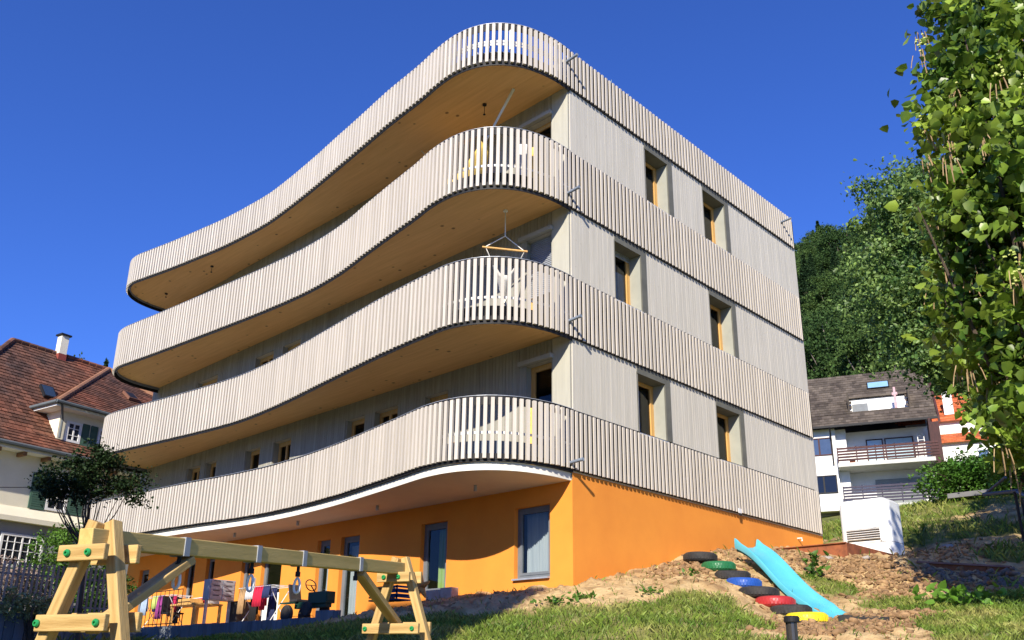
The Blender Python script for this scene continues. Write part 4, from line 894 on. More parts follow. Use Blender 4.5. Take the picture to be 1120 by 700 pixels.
def limb_tree(name, base, label, cat, blobs, nclump, per, csize, lsize, lm, trunk_r, group=None, shape='leaf', shell=.55, nl=26, ratio=.62, fork=.45, droop=0., up=.4, bark=None):
    e = empty(name, base, label, cat, group); base = np.array(base, float)
    pts, cl = clump_points(blobs, nclump, per, csize, shell); leaves('crown', pts, lsize, lm, e, shape=shape, ratio=ratio, droop=droop, up=up)
    cen = np.mean([b_[:3] for b_ in blobs], 0); top = base+(cen-base)*fork
    b = MB(); mid_ = (base+top)/2+np.array([random.uniform(-.1, .1), random.uniform(-.1, .1), 0])*trunk_r*5
    b.tube([base-np.array([0, 0, .3]), base+np.array([0, 0, .1]), mid_, top], [trunk_r*1.4, trunk_r*1.1, trunk_r*.9, trunk_r*.75], 10)
    sel = cl[rng.choice(len(cl), min(nl, len(cl)), replace=False)]
    for q in sel:
        m1 = top+(q-top)*.5+np.array([0, 0, -.12*np.linalg.norm(q-top)])+rng.normal(0, .06, 3)*np.linalg.norm(q-top)*.6
        b.tube([top-np.array([0, 0, random.uniform(0, .2)*np.linalg.norm(top-base)]), m1, q], [trunk_r*.5, trunk_r*.28, trunk_r*.08], 6)
    b.build('trunk', bark or bark_m, e); return e

# foreground catalpa at the right edge
def catalpa():
    blobs = []
    for (px, py, rg, r) in [(1085, 40, 11.5, 1.0), (1140, 60, 11, 1.3), (1060, 115, 11.0, .75), (1110, 150, 10.6, 1.0), (1040, 130, 10.8, .38), (1052, 175, 10.8, .4), (1070, 90, 11, .7), (1052, 255, 11, .35), (1060, 330, 11.2, .5), (1075, 205, 10.8, .7), (1150, 230, 10.5, 1.3), (1085, 290, 11.3, .62), (1120, 330, 10.6, .8), (1150, 420, 10.6, .9), (1085, 395, 11.2, .42), (1068, 365, 11.6, .42), (1105, 430, 11.4, .5), (1095, 340, 11.2, .6), (1120, 500, 11.4, .35), (1075, 245, 11.2, .55), (1110, 260, 11, .8), (1110, -40, 11.5, 1.3), (1180, 120, 12, 1.8), (1180, 330, 12, 1.5), (1118, 455, 11.2, .42)]:
        rg *= 1.3; r *= 1.3; c = at(px, py, rg); blobs.append((*c, r, r, r*.9))
    p = at(1215, 600, 15.6); base = (p[0], p[1], ground_z(p[0], p[1])-.05)
    e = limb_tree('catalpa_tree', base, 'large leaved tree with hanging dry pods filling the right edge', 'tree', blobs, 980, 24, .20, .175, leaf_cat, .13, shell=.25, nl=60, ratio=.85, fork=.35, droop=.9, up=.12)
    pods = MB(); fl = MB(); pts, cl = clump_points(blobs, 110, 1, .05, .85)
    for q in cl[:95]:
        pods = MB()
        for _ in range(random.randint(4, 8)):
            o_ = rng.normal(0, .07, 3); ln = random.uniform(.2, .36); pods.tube([q+o_, q+o_*1.3-np.array([0, 0, ln*.5]), q+o_*1.5-np.array([0, 0, ln])], .008, 4)
        pods.build('seed_pod_bunch', pod_m, e)
    for q in cl[::2]:
        for _ in range(12):
            o_ = rng.normal(0, .05, 3)*np.array([1, 1, 1.6])+np.array([-.05, -.05, .12]); fl.obox(q+o_, (.015, 0, .004), (0, .015, 0), (0, .003, .012))
    fl.build('buds', flower_m, e)['kind'] = 'stuff'
catalpa()
def big(name, lst, base, label, n1, per, cs_, ls, m, tr, **k):
    blobs = [(*at(px, py, rg), r, r, r*.9) for (px, py, rg, r) in lst]; p = at(*base); return limb_tree(name, (p[0], p[1], ground_z(p[0], p[1])-.05), label, 'tree', blobs, n1, per, cs_, ls, m, tr, **k)
big('maple_tree', [(1030, 215, 38, 2.2), (1000, 250, 38, 2.4), (1045, 290, 38, 3.2), (985, 310, 38, 1.9), (1010, 350, 38, 2.6), (1050, 360, 37, 2.3), (1095, 300, 38, 3.5), (1015, 385, 37, 1.2), (1040, 395, 36.5, 1.2), (965, 215, 38.5, .6), (1085, 385, 37, 2.2), (960, 290, 38, .9), (980, 225, 38, .9), (950, 205, 38, .35), (985, 190, 38, .5), (1010, 185, 38, .6), (945, 245, 38, .35), (940, 330, 38, .5)], (1128, 545, 37.5),
    'tall leafy tree in front of the hill, left of the podded tree', 900, 85, .36, .185, leaf_mid, .22, nl=34, shell=.4, fork=.9, up=.0)
big('young_tree', [(1118, 455, 27, .9), (1118, 500, 26, .9), (1105, 515, 27, .4), (1135, 440, 26, 1.2), (1120, 400, 27, 1.0), (1098, 425, 27.5, .45), (1106, 478, 27, .35)], (1135, 590, 26), 'bright green shrub-like tree above the steel railing at the right', 260, 45, .2, .13, leaf_bush, .1, nl=30, shell=.4)
# tree in front of the old house
big('lilac_tree', [(75, 525, 20.5, .48), (105, 515, 20.5, .55), (130, 532, 20.5, .42), (95, 538, 20.5, .35), (60, 540, 20.5, .33), (118, 505, 20.5, .33), (148, 547, 20.3, .2), (150, 528, 20.4, .25), (48, 525, 20.5, .25), (110, 495, 20.5, .25), (82, 508, 20.6, .25)], (92, 660, 20.5), 'small dark leaved tree with spreading bare stems before the old house', 200, 40, .10, .075, leaf_dark, .045, nl=20, shell=.2, fork=.6)
# bushes
def bush(name, lst, label, cat, n1, per, cs_, ls, m, group=None):
    blobs = [(*at(px, py, rg), r, r, rz) for (px, py, rg, r, rz) in lst]; b0 = np.mean([q[:3] for q in blobs], 0); base = (b0[0], b0[1], ground_z(b0[0], b0[1]))
    e = empty(name, base, label, cat, group); pts, cl = clump_points(blobs, n1, per, cs_, .45); leaves('foliage', pts, ls, m, e)
    b = MB()
    for q in cl[:14]: b.tube([base, (np.array(base)+q)/2+rng.normal(0, .05, 3), q], [.03, .02, .006], 5)
    b.build('stems', bark_m, e)
bush('laurel_bush', [(75, 605, 23.5, .75, .6), (55, 630, 23.5, .7, .7), (90, 640, 23.5, .9, .8), (110, 650, 23.5, .7, .9), (70, 590, 23.5, .4, .35)], 'bright green round bush behind the picket fence', 'bush', 260, 40, .11, .075, leaf_bush)
bush('dry_hedge', [(10, 640, 22.5, .5, .55), (30, 645, 22.5, .5, .5), (-15, 640, 22.5, .6, .6)], 'brown dry hedge behind the pickets at the left edge', 'hedge', 160, 45, .08, .05, brownhedge)
bush('border_plants', [(40, 665, 21.2, .3, .25), (15, 660, 21.2, .3, .3), (62, 665, 21.2, .25, .25)], 'pale yellow green border plants at the foot of the pickets', 'plant', 70, 30, .07, .07, leafmat('pale_leaf', (.25, .3, .12), (.4, .42, .2)))
bush('garden_hedge', [(1042, 528, 34, 1.0, .7), (1062, 525, 34, 1.1, .8), (1085, 525, 34, 1.1, .8), (1108, 525, 33.5, 1.2, .8), (1130, 525, 33.5, 1.2, .8)], 'dense green hedge between the white house and the railing', 'hedge', 420, 45, .2, .12, hedge_m)
# soft herbs on the slope
def plant(px, py, rg, h, n_, m, label, ls=.07, sp=.1):
    p = at(px, py, rg); z = ground_z(p[0], p[1]); e = empty('herb', (p[0], p[1], z), label, 'plant'); pts = np.stack([rng.normal(p[0], sp, n_), rng.normal(p[1], sp, n_), z+rng.uniform(0, h, n_)], -1)
    leaves('leaves', pts, ls, m, e, droop=-.5); b = MB()
    for i in range(5): q = pts[rng.integers(n_)]; b.tube([(p[0], p[1], z-.02), q], [.008, .003], 5)
    b.build('stems', mat('stem_green', (.06, .1, .03)), e)
plant(892, 636, 18.6, .5, 60, leaf_bush, 'upright green weed beside the slide', .15, .09)
plant(1062, 664, 16.8, .25, 120, leafmat('butterbur_leaf', (.10, .24, .02), (.16, .32, .04)), 'large leaved low plant in front of the dark rubble', .2, .38)
plant(640, 655, 15.0, .10, 60, leaf_bush, 'low green tuft on the sandy bank below the window', .09, .12)
plant(612, 662, 14.7, .10, 60, leaf_bush, 'low green tuft at the shadow edge of the bank', .09, .15)
plant(712, 652, 15.3, .08, 40, leaf_bush, 'small tuft on the sandy bank right of centre', .08, .1)
plant(758, 631, 16.9, .08, 40, leaf_bush, 'small tuft below the top black tyre', .08, .08)
# roof plants
def roofplant(px, z, lab):
    v = ray(px, 95); 
    k = (-.35-0)/1.; # just inside the roof edge
    x_ = np.interp(px, [678, 700], [1.9, 2.9]); p = (x_, .5, 13.1); e = empty('roof_plant', p, lab, 'plant'); b = MB()
    for i in range(40): a = rng.normal(0, .13, 2); b.tube([(p[0]+a[0]*.3, p[1]+a[1]*.3, 13.1), (p[0]+a[0]*1.2, p[1]+a[1]*1.2, 13.1+rng.uniform(.6, z+.1))], [.012, .006], 4)
    b.build('stalks', mat('pale_stalk', (.3, .4, .35)), e)
roofplant(681, 1.15, 'thin pale grass tuft on the roof edge, nearer the corner'); roofplant(697, .95, 'thin pale grass tuft on the roof edge, further from the corner')

# ------------------------------------------------------------------ forest on the hillside
def proto_decid(m, nm):
    blobs = [(0, 0, 10, 3.2, 3.2, 3.6), (1.4, .8, 8, 2.6, 2.6, 2.6), (-1.5, -.6, 8.3, 2.6, 2.5, 2.8), (.2, 1.6, 11.4, 2, 2, 2), (-.4, -1.5, 7, 2.4, 2.4, 2)]
    pts, cl = clump_points(blobs, 240, 110, .42, .55, .6); o = leaves('crown', pts, .24, m, None, shape='quad', ratio=.8, up=.0); b = MB()
    b.tube([(0, 0, -1), (0, 0, 5), (0, 0, 9)], [.28, .2, .1], 7)
    for q in cl[:14]: b.tube([(0, 0, 5.5), q], [.12, .03], 5)
    t = b.build('trunk', mat('pale_bark_'+nm, (.25, .22, .18), (.15, .13, .11), 3, .9), None); return o, t
def proto_fir():
    pts = []
    for i in range(16000):
        h = rng.random()**.85; r = (1-h)**.9*2.9*(.35+.65*rng.random()**.4); a = rng.uniform(0, 6.28); tier = .35*math.sin(h*70); pts.append((math.cos(a)*r, math.sin(a)*r, 3+h*15-r*.35+tier))
    o = leaves('crown', np.array(pts), .36, leaf_con, None, shape='quad', ratio=.45, up=.2, droop=.6); b = MB(); b.tube([(0, 0, -1), (0, 0, 8), (0, 0, 17.5)], [.3, .2, .04], 7); t = b.build('trunk', bark_m, None); return o, t
protos = {'beech': proto_decid(leaf_bee, 'a'), 'bright': proto_decid(leaf_bri, 'b'), 'fir': proto_fir()}
labs = {'beech': ('beech_tree', 'dark green broadleaf tree of the forest on the hillside'), 'bright': ('ash_tree', 'lighter green broadleaf tree of the forest on the hillside'), 'fir': ('fir_tree', 'dark pointed fir of the forest on the hillside')}
used = {k: 0 for k in protos}
cand = []
for rg in list(np.arange(73, 185, 5.2)):
    for a in np.arange(7.5, 26.5, 330/rg*.95):
        cand.append((rg+rng.normal(0, 1.2), a+rng.normal(0, .5)))
cand = [c_ for c_ in cand if not (c_[0] < 82 and 12.5 < c_[1] < 19.5)]
for rg, a in cand[:175]:
    x_, y_ = CAM[0]+rg*math.cos(math.radians(a)), CAM[1]+rg*math.sin(math.radians(a)); z_ = float(height(np.array([x_]), np.array([y_]), False)[0])
    u = rng.random(); k = 'fir' if (u < (.15 if rg < 100 else .55)) else ('bright' if u > .78 else 'beech')
    cr, tk = protos[k]; nm, lb = labs[k]
    e = bpy.data.objects.new(nm, None); col.objects.link(e); e.location = (x_, y_, z_-.2); e.rotation_euler = (0, 0, rng.uniform(0, 6.28)); s_ = rng.uniform(.75, 1.1)*(1. if k != 'fir' else .85); e.scale = (s_, s_, s_*rng.uniform(.9, 1.1))
    tag(e, lb, 'tree', 'forest trees on the hillside')
    for q in (cr, tk):
        if used[k] == 0: c = q
        else: c = q.copy(); col.objects.link(c)
        c.parent = e
    used[k] += 1
for (px, py, rg, kind, lb) in [(86, 395, 75, 'beech', 'distant dark tree top above the old roof ridge'), (116, 398, 78, 'fir', 'distant dark fir top beside the left balcony end')]:
    p = at(px, py, rg); cr, tk = protos[kind]; e = bpy.data.objects.new(labs[kind][0], None); col.objects.link(e); z_ = float(height(p[:1], p[1:2], False)[0]); hgt = p[2]-z_; e.location = (p[0], p[1], z_); s_ = hgt/(13.8 if kind == 'beech' else 18); e.scale = (s_*.6, s_*.6, s_)
    tag(e, lb, 'tree')
    for q in (cr, tk): c = q.copy(); col.objects.link(c); c.parent = e

# ------------------------------------------------------------------ roof tiling helper: rows of lapped tiles on a planar polygon
def tiles(b, O, U, V, poly, tw, th_, lift=.02):
    """tiles on the plane O + u*U + v*V (v runs up the slope), clipped to poly by their centre"""
    O, U, V = map(lambda q: np.array(q, float), (O, U, V)); U /= np.linalg.norm(U); V /= np.linalg.norm(V); Nn = np.cross(U, V); Nn /= np.linalg.norm(Nn)
    if Nn[2] < 0: Nn = -Nn
    us = [p_[0] for p_ in poly]; vs = [p_[1] for p_ in poly]
    def inside(u, v):
        c = False; n_ = len(poly)
        for i in range(n_):
            (a, b_), (c_, d) = poly[i], poly[(i+1) % n_]
            if (b_ > v) != (d > v) and u < (c_-a)*(v-b_)/(d-b_)+a: c = not c
        return c
    v = min(vs); row = 0
    while v < max(vs):
        u = min(us)-(row % 2)*tw/2
        while u < max(us):
            if inside(u+tw/2, v+th_/2):
                j = random.uniform(0, .02)
                p = [O+U*u+V*(v-.03)+Nn*(lift+.022+j), O+U*(u+tw*.95)+V*(v-.03)+Nn*(lift+.022+j), O+U*(u+tw*.95)+V*(v+th_)+Nn*lift, O+U*u+V*(v+th_)+Nn*lift]
                q = [O+U*u+V*(v-.03)+Nn*lift*.3, O+U*(u+tw*.95)+V*(v-.03)+Nn*lift*.3]
                b.add(p+q, [(0, 1, 2, 3), (0, 4, 5, 1)])
            u += tw
        v += th_; row += 1
    b.add([O+U*p_[0]+V*p_[1] for p_ in poly], [tuple(range(len(poly)))], .3)

# ------------------------------------------------------------------ old house at the left
ou = np.array([math.cos(R_(11)), math.sin(R_(11)), 0]); ow = np.array([math.sin(R_(11)), -math.cos(R_(11)), 0]); OO = np.array([-2.5, 28.1, 0])
def L_(u, w_, z): return OO+ou*u+ow*w_+np.array([0, 0, z])
oh = empty('old_house', L_(3, 0, 2), 'old cream house with red brown tiled hip roof and green shutters', 'house')
RZ, EZ, EW = 13.15, 7.75, 5.0
b = MB()
def facet(poly3, tw=.24, th_=.22):   # polygon in 3D, first edge is horizontal eave
    p = [np.array(q) for q in poly3]; U = p[1]-p[0]; U /= np.linalg.norm(U); Nn = np.cross(U, p[2]-p[0]); Nn /= np.linalg.norm(Nn); V = np.cross(Nn, U)
    if V[2] < 0: V = -V
    tiles(b, p[0], U, V, [((q-p[0])@U, (q-p[0])@V) for q in p], tw, th_)
fz = 8.55; fwd = 4.05
facet([L_(-4.2, fwd, fz), L_(11.5, fwd, fz), L_(11.5, 0, RZ), L_(0, 0, RZ)])
facet([L_(-5.2, EW, EZ), L_(11.5, EW, EZ), L_(11.5, fwd, fz), L_(-4.2, fwd, fz)])          # flared foot
facet([L_(-4.2, -fwd, fz), L_(-4.2, fwd, fz), L_(0, 0, RZ)]); facet([L_(-5.2, -EW, EZ), L_(-5.2, EW, EZ), L_(-4.2, fwd, fz), L_(-4.2, -fwd, fz)])
facet([L_(11.5, -EW, EZ), L_(-5.2, -EW, EZ), L_(0, 0, RZ), L_(11.5, 0, RZ)], 1., 1.)
b.build('roof', tile_red, oh)
b = MB()
for (p, q) in [(L_(0, 0, RZ), L_(11.5, 0, RZ)), (L_(0, 0, RZ), L_(-4.2, fwd, fz)), (L_(-4.2, fwd, fz), L_(-5.2, EW, EZ))]:
    n_ = int(np.linalg.norm(q-p)/.33)
    for i in range(n_): a = p+(q-p)*i/n_; c = p+(q-p)*(i+1.12)/n_; b.tube([a+np.array([0, 0, .04]), c+np.array([0, 0, .07])], [.12, .1], 8)
b.build('ridge_tiles', tile_red, oh)
# dormer roof
b = MB(); DZ = 9.72; D0, D1, D2 = L_(-.22, 4.75, DZ), L_(8.6, 4.75, DZ), L_(4.4, 0, RZ+.03)
facet([D0, D1, D2]); facet([L_(-.22, 2.7, DZ), D0, D2])
facet([D1, L_(8.6, 2.7, DZ), D2])
dr = b.build('dormer_roof', tile_red, oh)
b = MB()
for (p, q) in [(D2, D0), (D2, D1)]:
    n_ = int(np.linalg.norm(q-p)/.33)
    for i in range(n_): a = p+(q-p)*i/n_; c = p+(q-p)*(i+1.12)/n_; b.tube([a+np.array([0, 0, .04]), c+np.array([0, 0, .07])], [.12, .1], 8)
b.build('hip_tiles', mat('pale_hip_tiles', (.34, .17, .09), (.24, .12, .07), 2, .85), oh)
def lbox(b, u0, u1, w0, w1, z0, z1, mi=0, rnd=None):
    b.hexa([L_(u0, w0, z0), L_(u1, w0, z0), L_(u1, w1, z0), L_(u0, w1, z0), L_(u0, w0, z1), L_(u1, w0, z1), L_(u1, w1, z1), L_(u0, w1, z1)], rnd, mi)
b = MB(); lbox(b, .25, 8.1, 1.2, 4.2, 8.2, DZ-.1); b.build('dormer_wall', cream_m, oh)
b = MB(); lbox(b, -.25, 8.65, 4.2, 4.72, DZ-.14, DZ-.04); lbox(b, -.25, .25, 2.8, 4.19, DZ-.14, DZ-.04); b.build('dormer_eave', white_m, oh)
b = MB(); b.tube([L_(-.35, 4.85, DZ), L_(8.7, 4.85, DZ)], .07, 8); b.tube([L_(-.32, 2.8, DZ), L_(-.32, 4.85, DZ)], .07, 8); b.tube([L_(-.1, 4.8, DZ-.05), L_(.3, 4.3, DZ-.5), L_(.3, 4.3, 8.5)], .045, 8)
b.tube([L_(-5.3, EW+.08, EZ), L_(11.5, EW+.08, EZ)], .08, 8); b.tube([L_(-2.6, EW+.05, EZ), L_(-3.3, 4.5, EZ-1.0), L_(-3.3, 4.5, 5.6)], .05, 8); b.build('gutter', mat('gutter_zinc', (.12, .14, .15)), oh)
b = MB(); lbox(b, -4.6, 11, -4.4, 4.4, 1.5, EZ-.1); lbox(b, -5.1, 11.4, 4.41, 4.95, EZ-.16, EZ-.05, mi=1); b.build('wall', [cream_m, white_m], oh)
b = MB()
for u_ in np.arange(-4.8, 11, .9): lbox(b, u_, u_+.12, 4.42, 4.9, EZ-.3, EZ-.17)
b.build('rafter_ends', wood_dk, oh)
b = MB(); lbox(b, -5.0, 11, 4.42, 4.78, 5.15, 5.32); b.hexa([L_(-5, 4.41, 5.321), L_(11, 4.41, 5.321), L_(11, 4.77, 5.321), L_(-5, 4.77, 5.321), L_(-5, 4.405, 5.7), L_(11, 4.405, 5.7), L_(11, 4.43, 5.7), L_(-5, 4.43, 5.7)]); b.build('cornice', cream_m, oh)
b = MB(); lbox(b, -4.9, 11, 4.41, 4.5, 1.5, 5.14); b.build('lower_wall', greyr_m, oh)
def owin(u0, u1, z0, z1, w_, nx_, nz, shutters, sw_=.58):
    f = MB(); t = .09; lbox(f, u0, u0+t, w_, w_+.05, z0, z1); lbox(f, u1-t, u1, w_, w_+.05, z0, z1); lbox(f, u0+t, u1-t, w_, w_+.05, z0, z0+t); lbox(f, u0+t, u1-t, w_, w_+.05, z1-t, z1)
    f_ = f.build('window', white_m, oh); g = MB(); lbox(g, u0+t, u1-t, w_+.003, w_+.012, z0+t, z1-t); g.build('pane', mat('old_glass_%d' % random.randint(0, 9999), (.02, .025, .035), None, 3, .08, spec=.6), f_)
    m_ = MB()
    for i in range(1, nx_): x_ = u0+(u1-u0)*i/nx_; tt = .05 if i*2 == nx_ else .022; lbox(m_, x_-tt/2, x_+tt/2, w_+.013, w_+.045, z0+t, z1-t)
    for i in range(1, nz): z_ = z0+(z1-z0)*i/nz; lbox(m_, u0+t, u1-t, w_+.014, w_+.040, z_-.012, z_+.012)
    m_.build('glazing_bars', white_m, f_)
    for s_ in shutters:
        x0_, x1_ = (u0-.04-sw_, u0-.04) if s_ < 0 else (u1+.04, u1+.04+sw_); b = MB(); lbox(b, x0_, x1_, w_+.01, w_+.05, z0-.03, z1+.03)
        for q in np.arange(z0+.08, z1-.05, .08): lbox(b, x0_+.07, x1_-.07, w_+.051, w_+.06, q, q+.05)
        b.build('shutter', shut_m, oh)
owin(.55, 1.15, 8.45, 9.25, 4.21, 2, 3, [1], .28); owin(1.85, 2.4, 8.45, 9.25, 4.21, 2, 3, [-1], .28); owin(.15, .95, 5.75, 7.0, 4.42, 2, 3, [1, -1]); owin(-1.25, .3, 3.6, 4.75, 4.51, 6, 4, []); owin(-3.9, -3.5, 5.6, 6.9, 4.42, 2, 3, [])
# chimney
cq = (3.05, -.15); b = MB(); lbox(b, 1.85, 2.2, -.05, .3, RZ-1.2, RZ+.02, mi=1); lbox(b, 1.86, 2.19, -.04, .29, RZ+.021, RZ+.85, mi=0); lbox(b, 1.79, 2.26, -.11, .36, RZ+.851, RZ+.92, mi=2); b.build('chimney', [cream_m, mat('chimney_brick', (.28, .06, .04), (.2, .05, .04), 8), anth_m], oh)
def skylight(u_, w_, wd_, ln):
    sl = (RZ-fz)/fwd; n3 = np.array([0, 0, 1.])+ow*sl; n3 /= np.linalg.norm(n3); c = L_(u_, w_, RZ-sl*w_)+n3*.12; dn = ow-np.array([0, 0, sl]); dn /= np.linalg.norm(dn)
    b = MB(); b.obox(c, ou*wd_/2, dn*ln/2, n3*.06, mi=0); o = b.build('roof_window', anth_m, oh); b = MB(); b.obox(c+n3*.065, ou*(wd_/2-.05), dn*(ln/2-.05), n3*.004); b.build('pane', mat('roof_glass_%d' % random.randint(0, 9999), (.03, .05, .08), None, 3, .05, spec=.6), o)
skylight(.65, 2.2, .55, .75)
# roof window on the dormer facet
Nf = np.cross(D1-D0, D2-D0); Nf /= np.linalg.norm(Nf); Nf = Nf if Nf[2] > 0 else -Nf; dv = np.cross(Nf, ou); c = D0*.30+D1*.24+D2*.46+Nf*.12
b = MB(); b.obox(c, ou*.25, dv*.33, Nf*.06); o = b.build('roof_window', tile_red, oh); b = MB(); b.obox(c+Nf*.065, ou*.19, dv*.27, Nf*.004); b.build('pane', anth_m, o)
b = MB(); lbox(b, 6.3, 6.8, 2.0, 2.5, 10.4, 11.5); b.build('chimney', cream_m, oh)

# ------------------------------------------------------------------ white house on the slope at the right
E1 = np.array([42.0, 14.18, 0]); wu = np.array([.36, -.933, 0]); wu /= np.linalg.norm(wu); ww = np.array([-wu[1]*-1, -wu[0], 0]); ww = np.array([-.933, -.36, 0]); ww /= np.linalg.norm(ww)
def K_(u, w_, z): return E1+wu*u+ww*w_+np.array([0, 0, z])
wh = empty('white_house', K_(4, -4, 10.8), 'white hillside house with dark tiled roof and red brown balcony railings', 'house')
def kbox(b, u0, u1, w0, w1, z0, z1, mi=0, rnd=None): b.hexa([K_(u0, w0, z0), K_(u1, w0, z0), K_(u1, w1, z0), K_(u0, w1, z0), K_(u0, w0, z1), K_(u1, w0, z1), K_(u1, w1, z1), K_(u0, w1, z1)], rnd, mi)
ez, rz = 16.1, 21.0; UL, UR = -5, 7.5
def ktiles(b, poly): # poly in (u, s) where s = distance behind the eave horizontally
    tiles(b, K_(0, 0, ez), wu, -ww*5+np.array([0, 0, rz-ez]), [(u_, s_*math.hypot(5, rz-ez)/5) for u_, s_ in poly], .3, .34)
b = MB(); ktiles(b, [(UL, 0), (UR, 0), (UR, 5), (UL, 5)]) if False else None
for poly in [[(UL, 0), (UR, 0), (UR, 1.05), (UL, 1.05)], [(UL, 1.05), (2.35, 1.05), (2.35, 2.45), (UL, 2.45)], [(6.0, 1.05), (UR, 1.05), (UR, 2.45), (6.0, 2.45)], [(UL, 2.45), (UR, 2.45), (UR, 5), (UL, 5)]]: ktiles(b, poly)
b.add([K_(UL, -10, ez), K_(UR, -10, ez), K_(UR, -5, rz), K_(UL, -5, rz)], [(0, 1, 2, 3)])
b.build('roof', tile_dark, wh)
sl = (rz-ez)/5
b = MB(); kbox(b, 2.35, 6.0, -2.6, -2.5, ez+1.05*sl-.2, ez+2.45*sl, mi=0); kbox(b, 2.35, 6.0, -2.5, -1.06, ez+1.05*sl-.25, ez+1.05*sl-.2); kbox(b, 2.25, 2.34, -2.5, -1.05, ez+1.0*sl-.1, ez+2.5*sl+.1, mi=1); kbox(b, 6.01, 6.1, -2.5, -1.05, ez+1.0*sl-.1, ez+2.5*sl+.1, mi=1); kbox(b, 2.34, 6.0, -2.7, -2.3, ez+2.5*sl, ez+2.5*sl+.12, mi=1); kbox(b, 2.35, 6, -1.25, -1.1, ez+1.05*sl-.2, ez+1.05*sl+.12, mi=1)
b.build('loggia', [white_m, tile_dark], wh)
b = MB(); kbox(b, 2.5, 3.5, -2.49, -2.46, ez+1.05*sl-.1, ez+2.1*sl); b.build('loggia_window', gframe_m, wh)
b = MB(); n3 = np.array([0, 0, 1.])*5+ww*(rz-ez); n3 /= np.linalg.norm(n3); dn = ww*5-np.array([0, 0, rz-ez]); dn /= np.linalg.norm(dn); c = K_(4.3, -3.6, ez+3.6*sl)+n3*.08
b.obox(c, wu*.72, dn*.45, n3*.06); o = b.build('roof_window', anth_m, wh); b = MB(); b.obox(c+n3*.065, wu*.65, dn*.39, n3*.004); b.build('pane', mat('sky_pane', (.25, .45, .65), None, 3, .05, spec=.8), o)
b = MB(); kbox(b, UL, UR, .0, .12, ez-.1, ez+.04); b.tube([K_(2.0-1.0, .15, ez-.1), K_(1.0, -.5, ez-.9), K_(1.0, -.5, 13.6)], .05, 6); b.build('gutter', anth_m, wh)
# walls
b = MB(); kbox(b, UL, 7.0, -9.5, -1.9, 9.5, ez-.05); kbox(b, UL, 1.25, -1.89, -.6, 10.6, ez-.02); kbox(b, 1.251, 1.9, -1.89, -1.0, 10.3, ez-.02); b.add([K_(UR-.5, -9.5, ez), K_(UR-.5, -.4, ez), K_(UR-.5, -5, rz-.4)], [(0, 1, 2)]); b.build('wall', white_m, wh)
b = MB(); kbox(b, 1.3, 7.3, -1.88, .35, 13.25, 13.5); kbox(b, 1.3, 7.3, -1.88, .1, 10.55, 10.75); b.build('balcony_slab', mat('pale_slab', (.55, .55, .5)), wh)
b = MB(); kbox(b, 6.72, 7.2, -1.88, -.9, 10.76, 13.24); b.build('wall_pier', white_m, wh)
b = MB(); kbox(b, 6.9, 7.05, -1.4, .36, 13.51, ez-.1); kbox(b, UR-.02, UR+.12, -5, .15, 13.2, 13.21); b.hexa([K_(UR, .15, ez-.35), K_(UR+.12, .15, ez-.35), K_(UR+.12, -5, rz-.35), K_(UR, -5, rz-.35), K_(UR, .15, ez+.1), K_(UR+.12, .15, ez+.1), K_(UR+.12, -5, rz+.1), K_(UR, -5, rz+.1)]); kbox(b, 7.051, 7.5, -1.5, .36, 10.7, ez-.36); b.build('gable_shade_screen', wood_brown, wh)  # bargeboard, plus dark boards standing in for the gable side's shade
def krail(z0, n_, m, u0, u1, w_, lab):
    b = MB()
    for i in range(n_): kbox(b, u0, u1, w_, w_+.03, z0+.1+i*.19, z0+.1+i*.19+.13)
    for u_ in np.arange(u0, u1, 1.15): kbox(b, u_, u_+.06, w_-.06, w_-.005, z0, z0+.1+n_*.19)
    b.build('balcony_railing', m, wh)['label'] = lab
krail(13.51, 5, wood_brown, 1.3, 7.3, .36, 'red brown slatted railing'); krail(10.8, 6, mat('blue_grey_rail', (.06, .055, .08)), 1.4, 7.4, .12, 'dark slatted railing')
def kwin(u0, u1, z0, z1, w_, fm, mul=1, gl=(.20, .30, .36), name='window'):
    f = MB(); t = .07; kbox(f, u0, u0+t, w_, w_+.05, z0, z1); kbox(f, u1-t, u1, w_, w_+.05, z0, z1); kbox(f, u0+t, u1-t, w_, w_+.05, z0, z0+t); kbox(f, u0+t, u1-t, w_, w_+.05, z1-t, z1)
    for i in range(1, mul): x_ = u0+(u1-u0)*i/mul; kbox(f, x_-.05, x_+.05, w_, w_+.05, z0+t, z1-t)
    f_ = f.build(name, fm, wh); g = MB(); kbox(g, u0+t, u1-t, w_+.003, w_+.012, z0+t, z1-t); g.build('pane', mat('house_glass_%d' % random.randint(0, 99999), gl, None, 3, .08, spec=.6), f_)
kwin(3.1, 4.15, 13.52, 15.45, -1.89, wood_brown, 1, (.5, .66, .74)); kwin(4.25, 6.0, 14.0, 15.45, -1.89, wood_brown, 1, (.5, .66, .74))  # reflected sky is put into these pale pane colours
kwin(-.6, 1.0, 14.3, 15.5, -.59, wood_brown, 2, (.06, .09, .16)); kwin(-.55, 1.1, 11.75, 12.95, -.59, anth_m, 2, (.01, .012, .014))
b = MB(); kbox(b, 3.4, 6.3, -1.889, -1.86, 10.76, 12.7)
for i in range(14): kbox(b, 3.42, 6.28, -1.86, -1.845, 10.8+i*.135, 10.8+i*.135+.1)
b.build('roller_shutter', mat('grey_shutter', (.3, .33, .34)), wh)
b = MB()
for s_ in (6.25, 6.6): b.add([], [])
for s_ in (6.25, 6.62): b.bar(K_(s_, -1.0, 13.52), K_(s_, -1.3, 15.5), .04, .04)
for i in range(6): b.bar(K_(6.25, -1.03-i*.05, 13.8+i*.3), K_(6.62, -1.03-i*.05, 13.8+i*.3), .04, .03)
tag(b.build('ladder', white_m), 'white ladder leaning on the upper balcony of the white house', 'ladder')
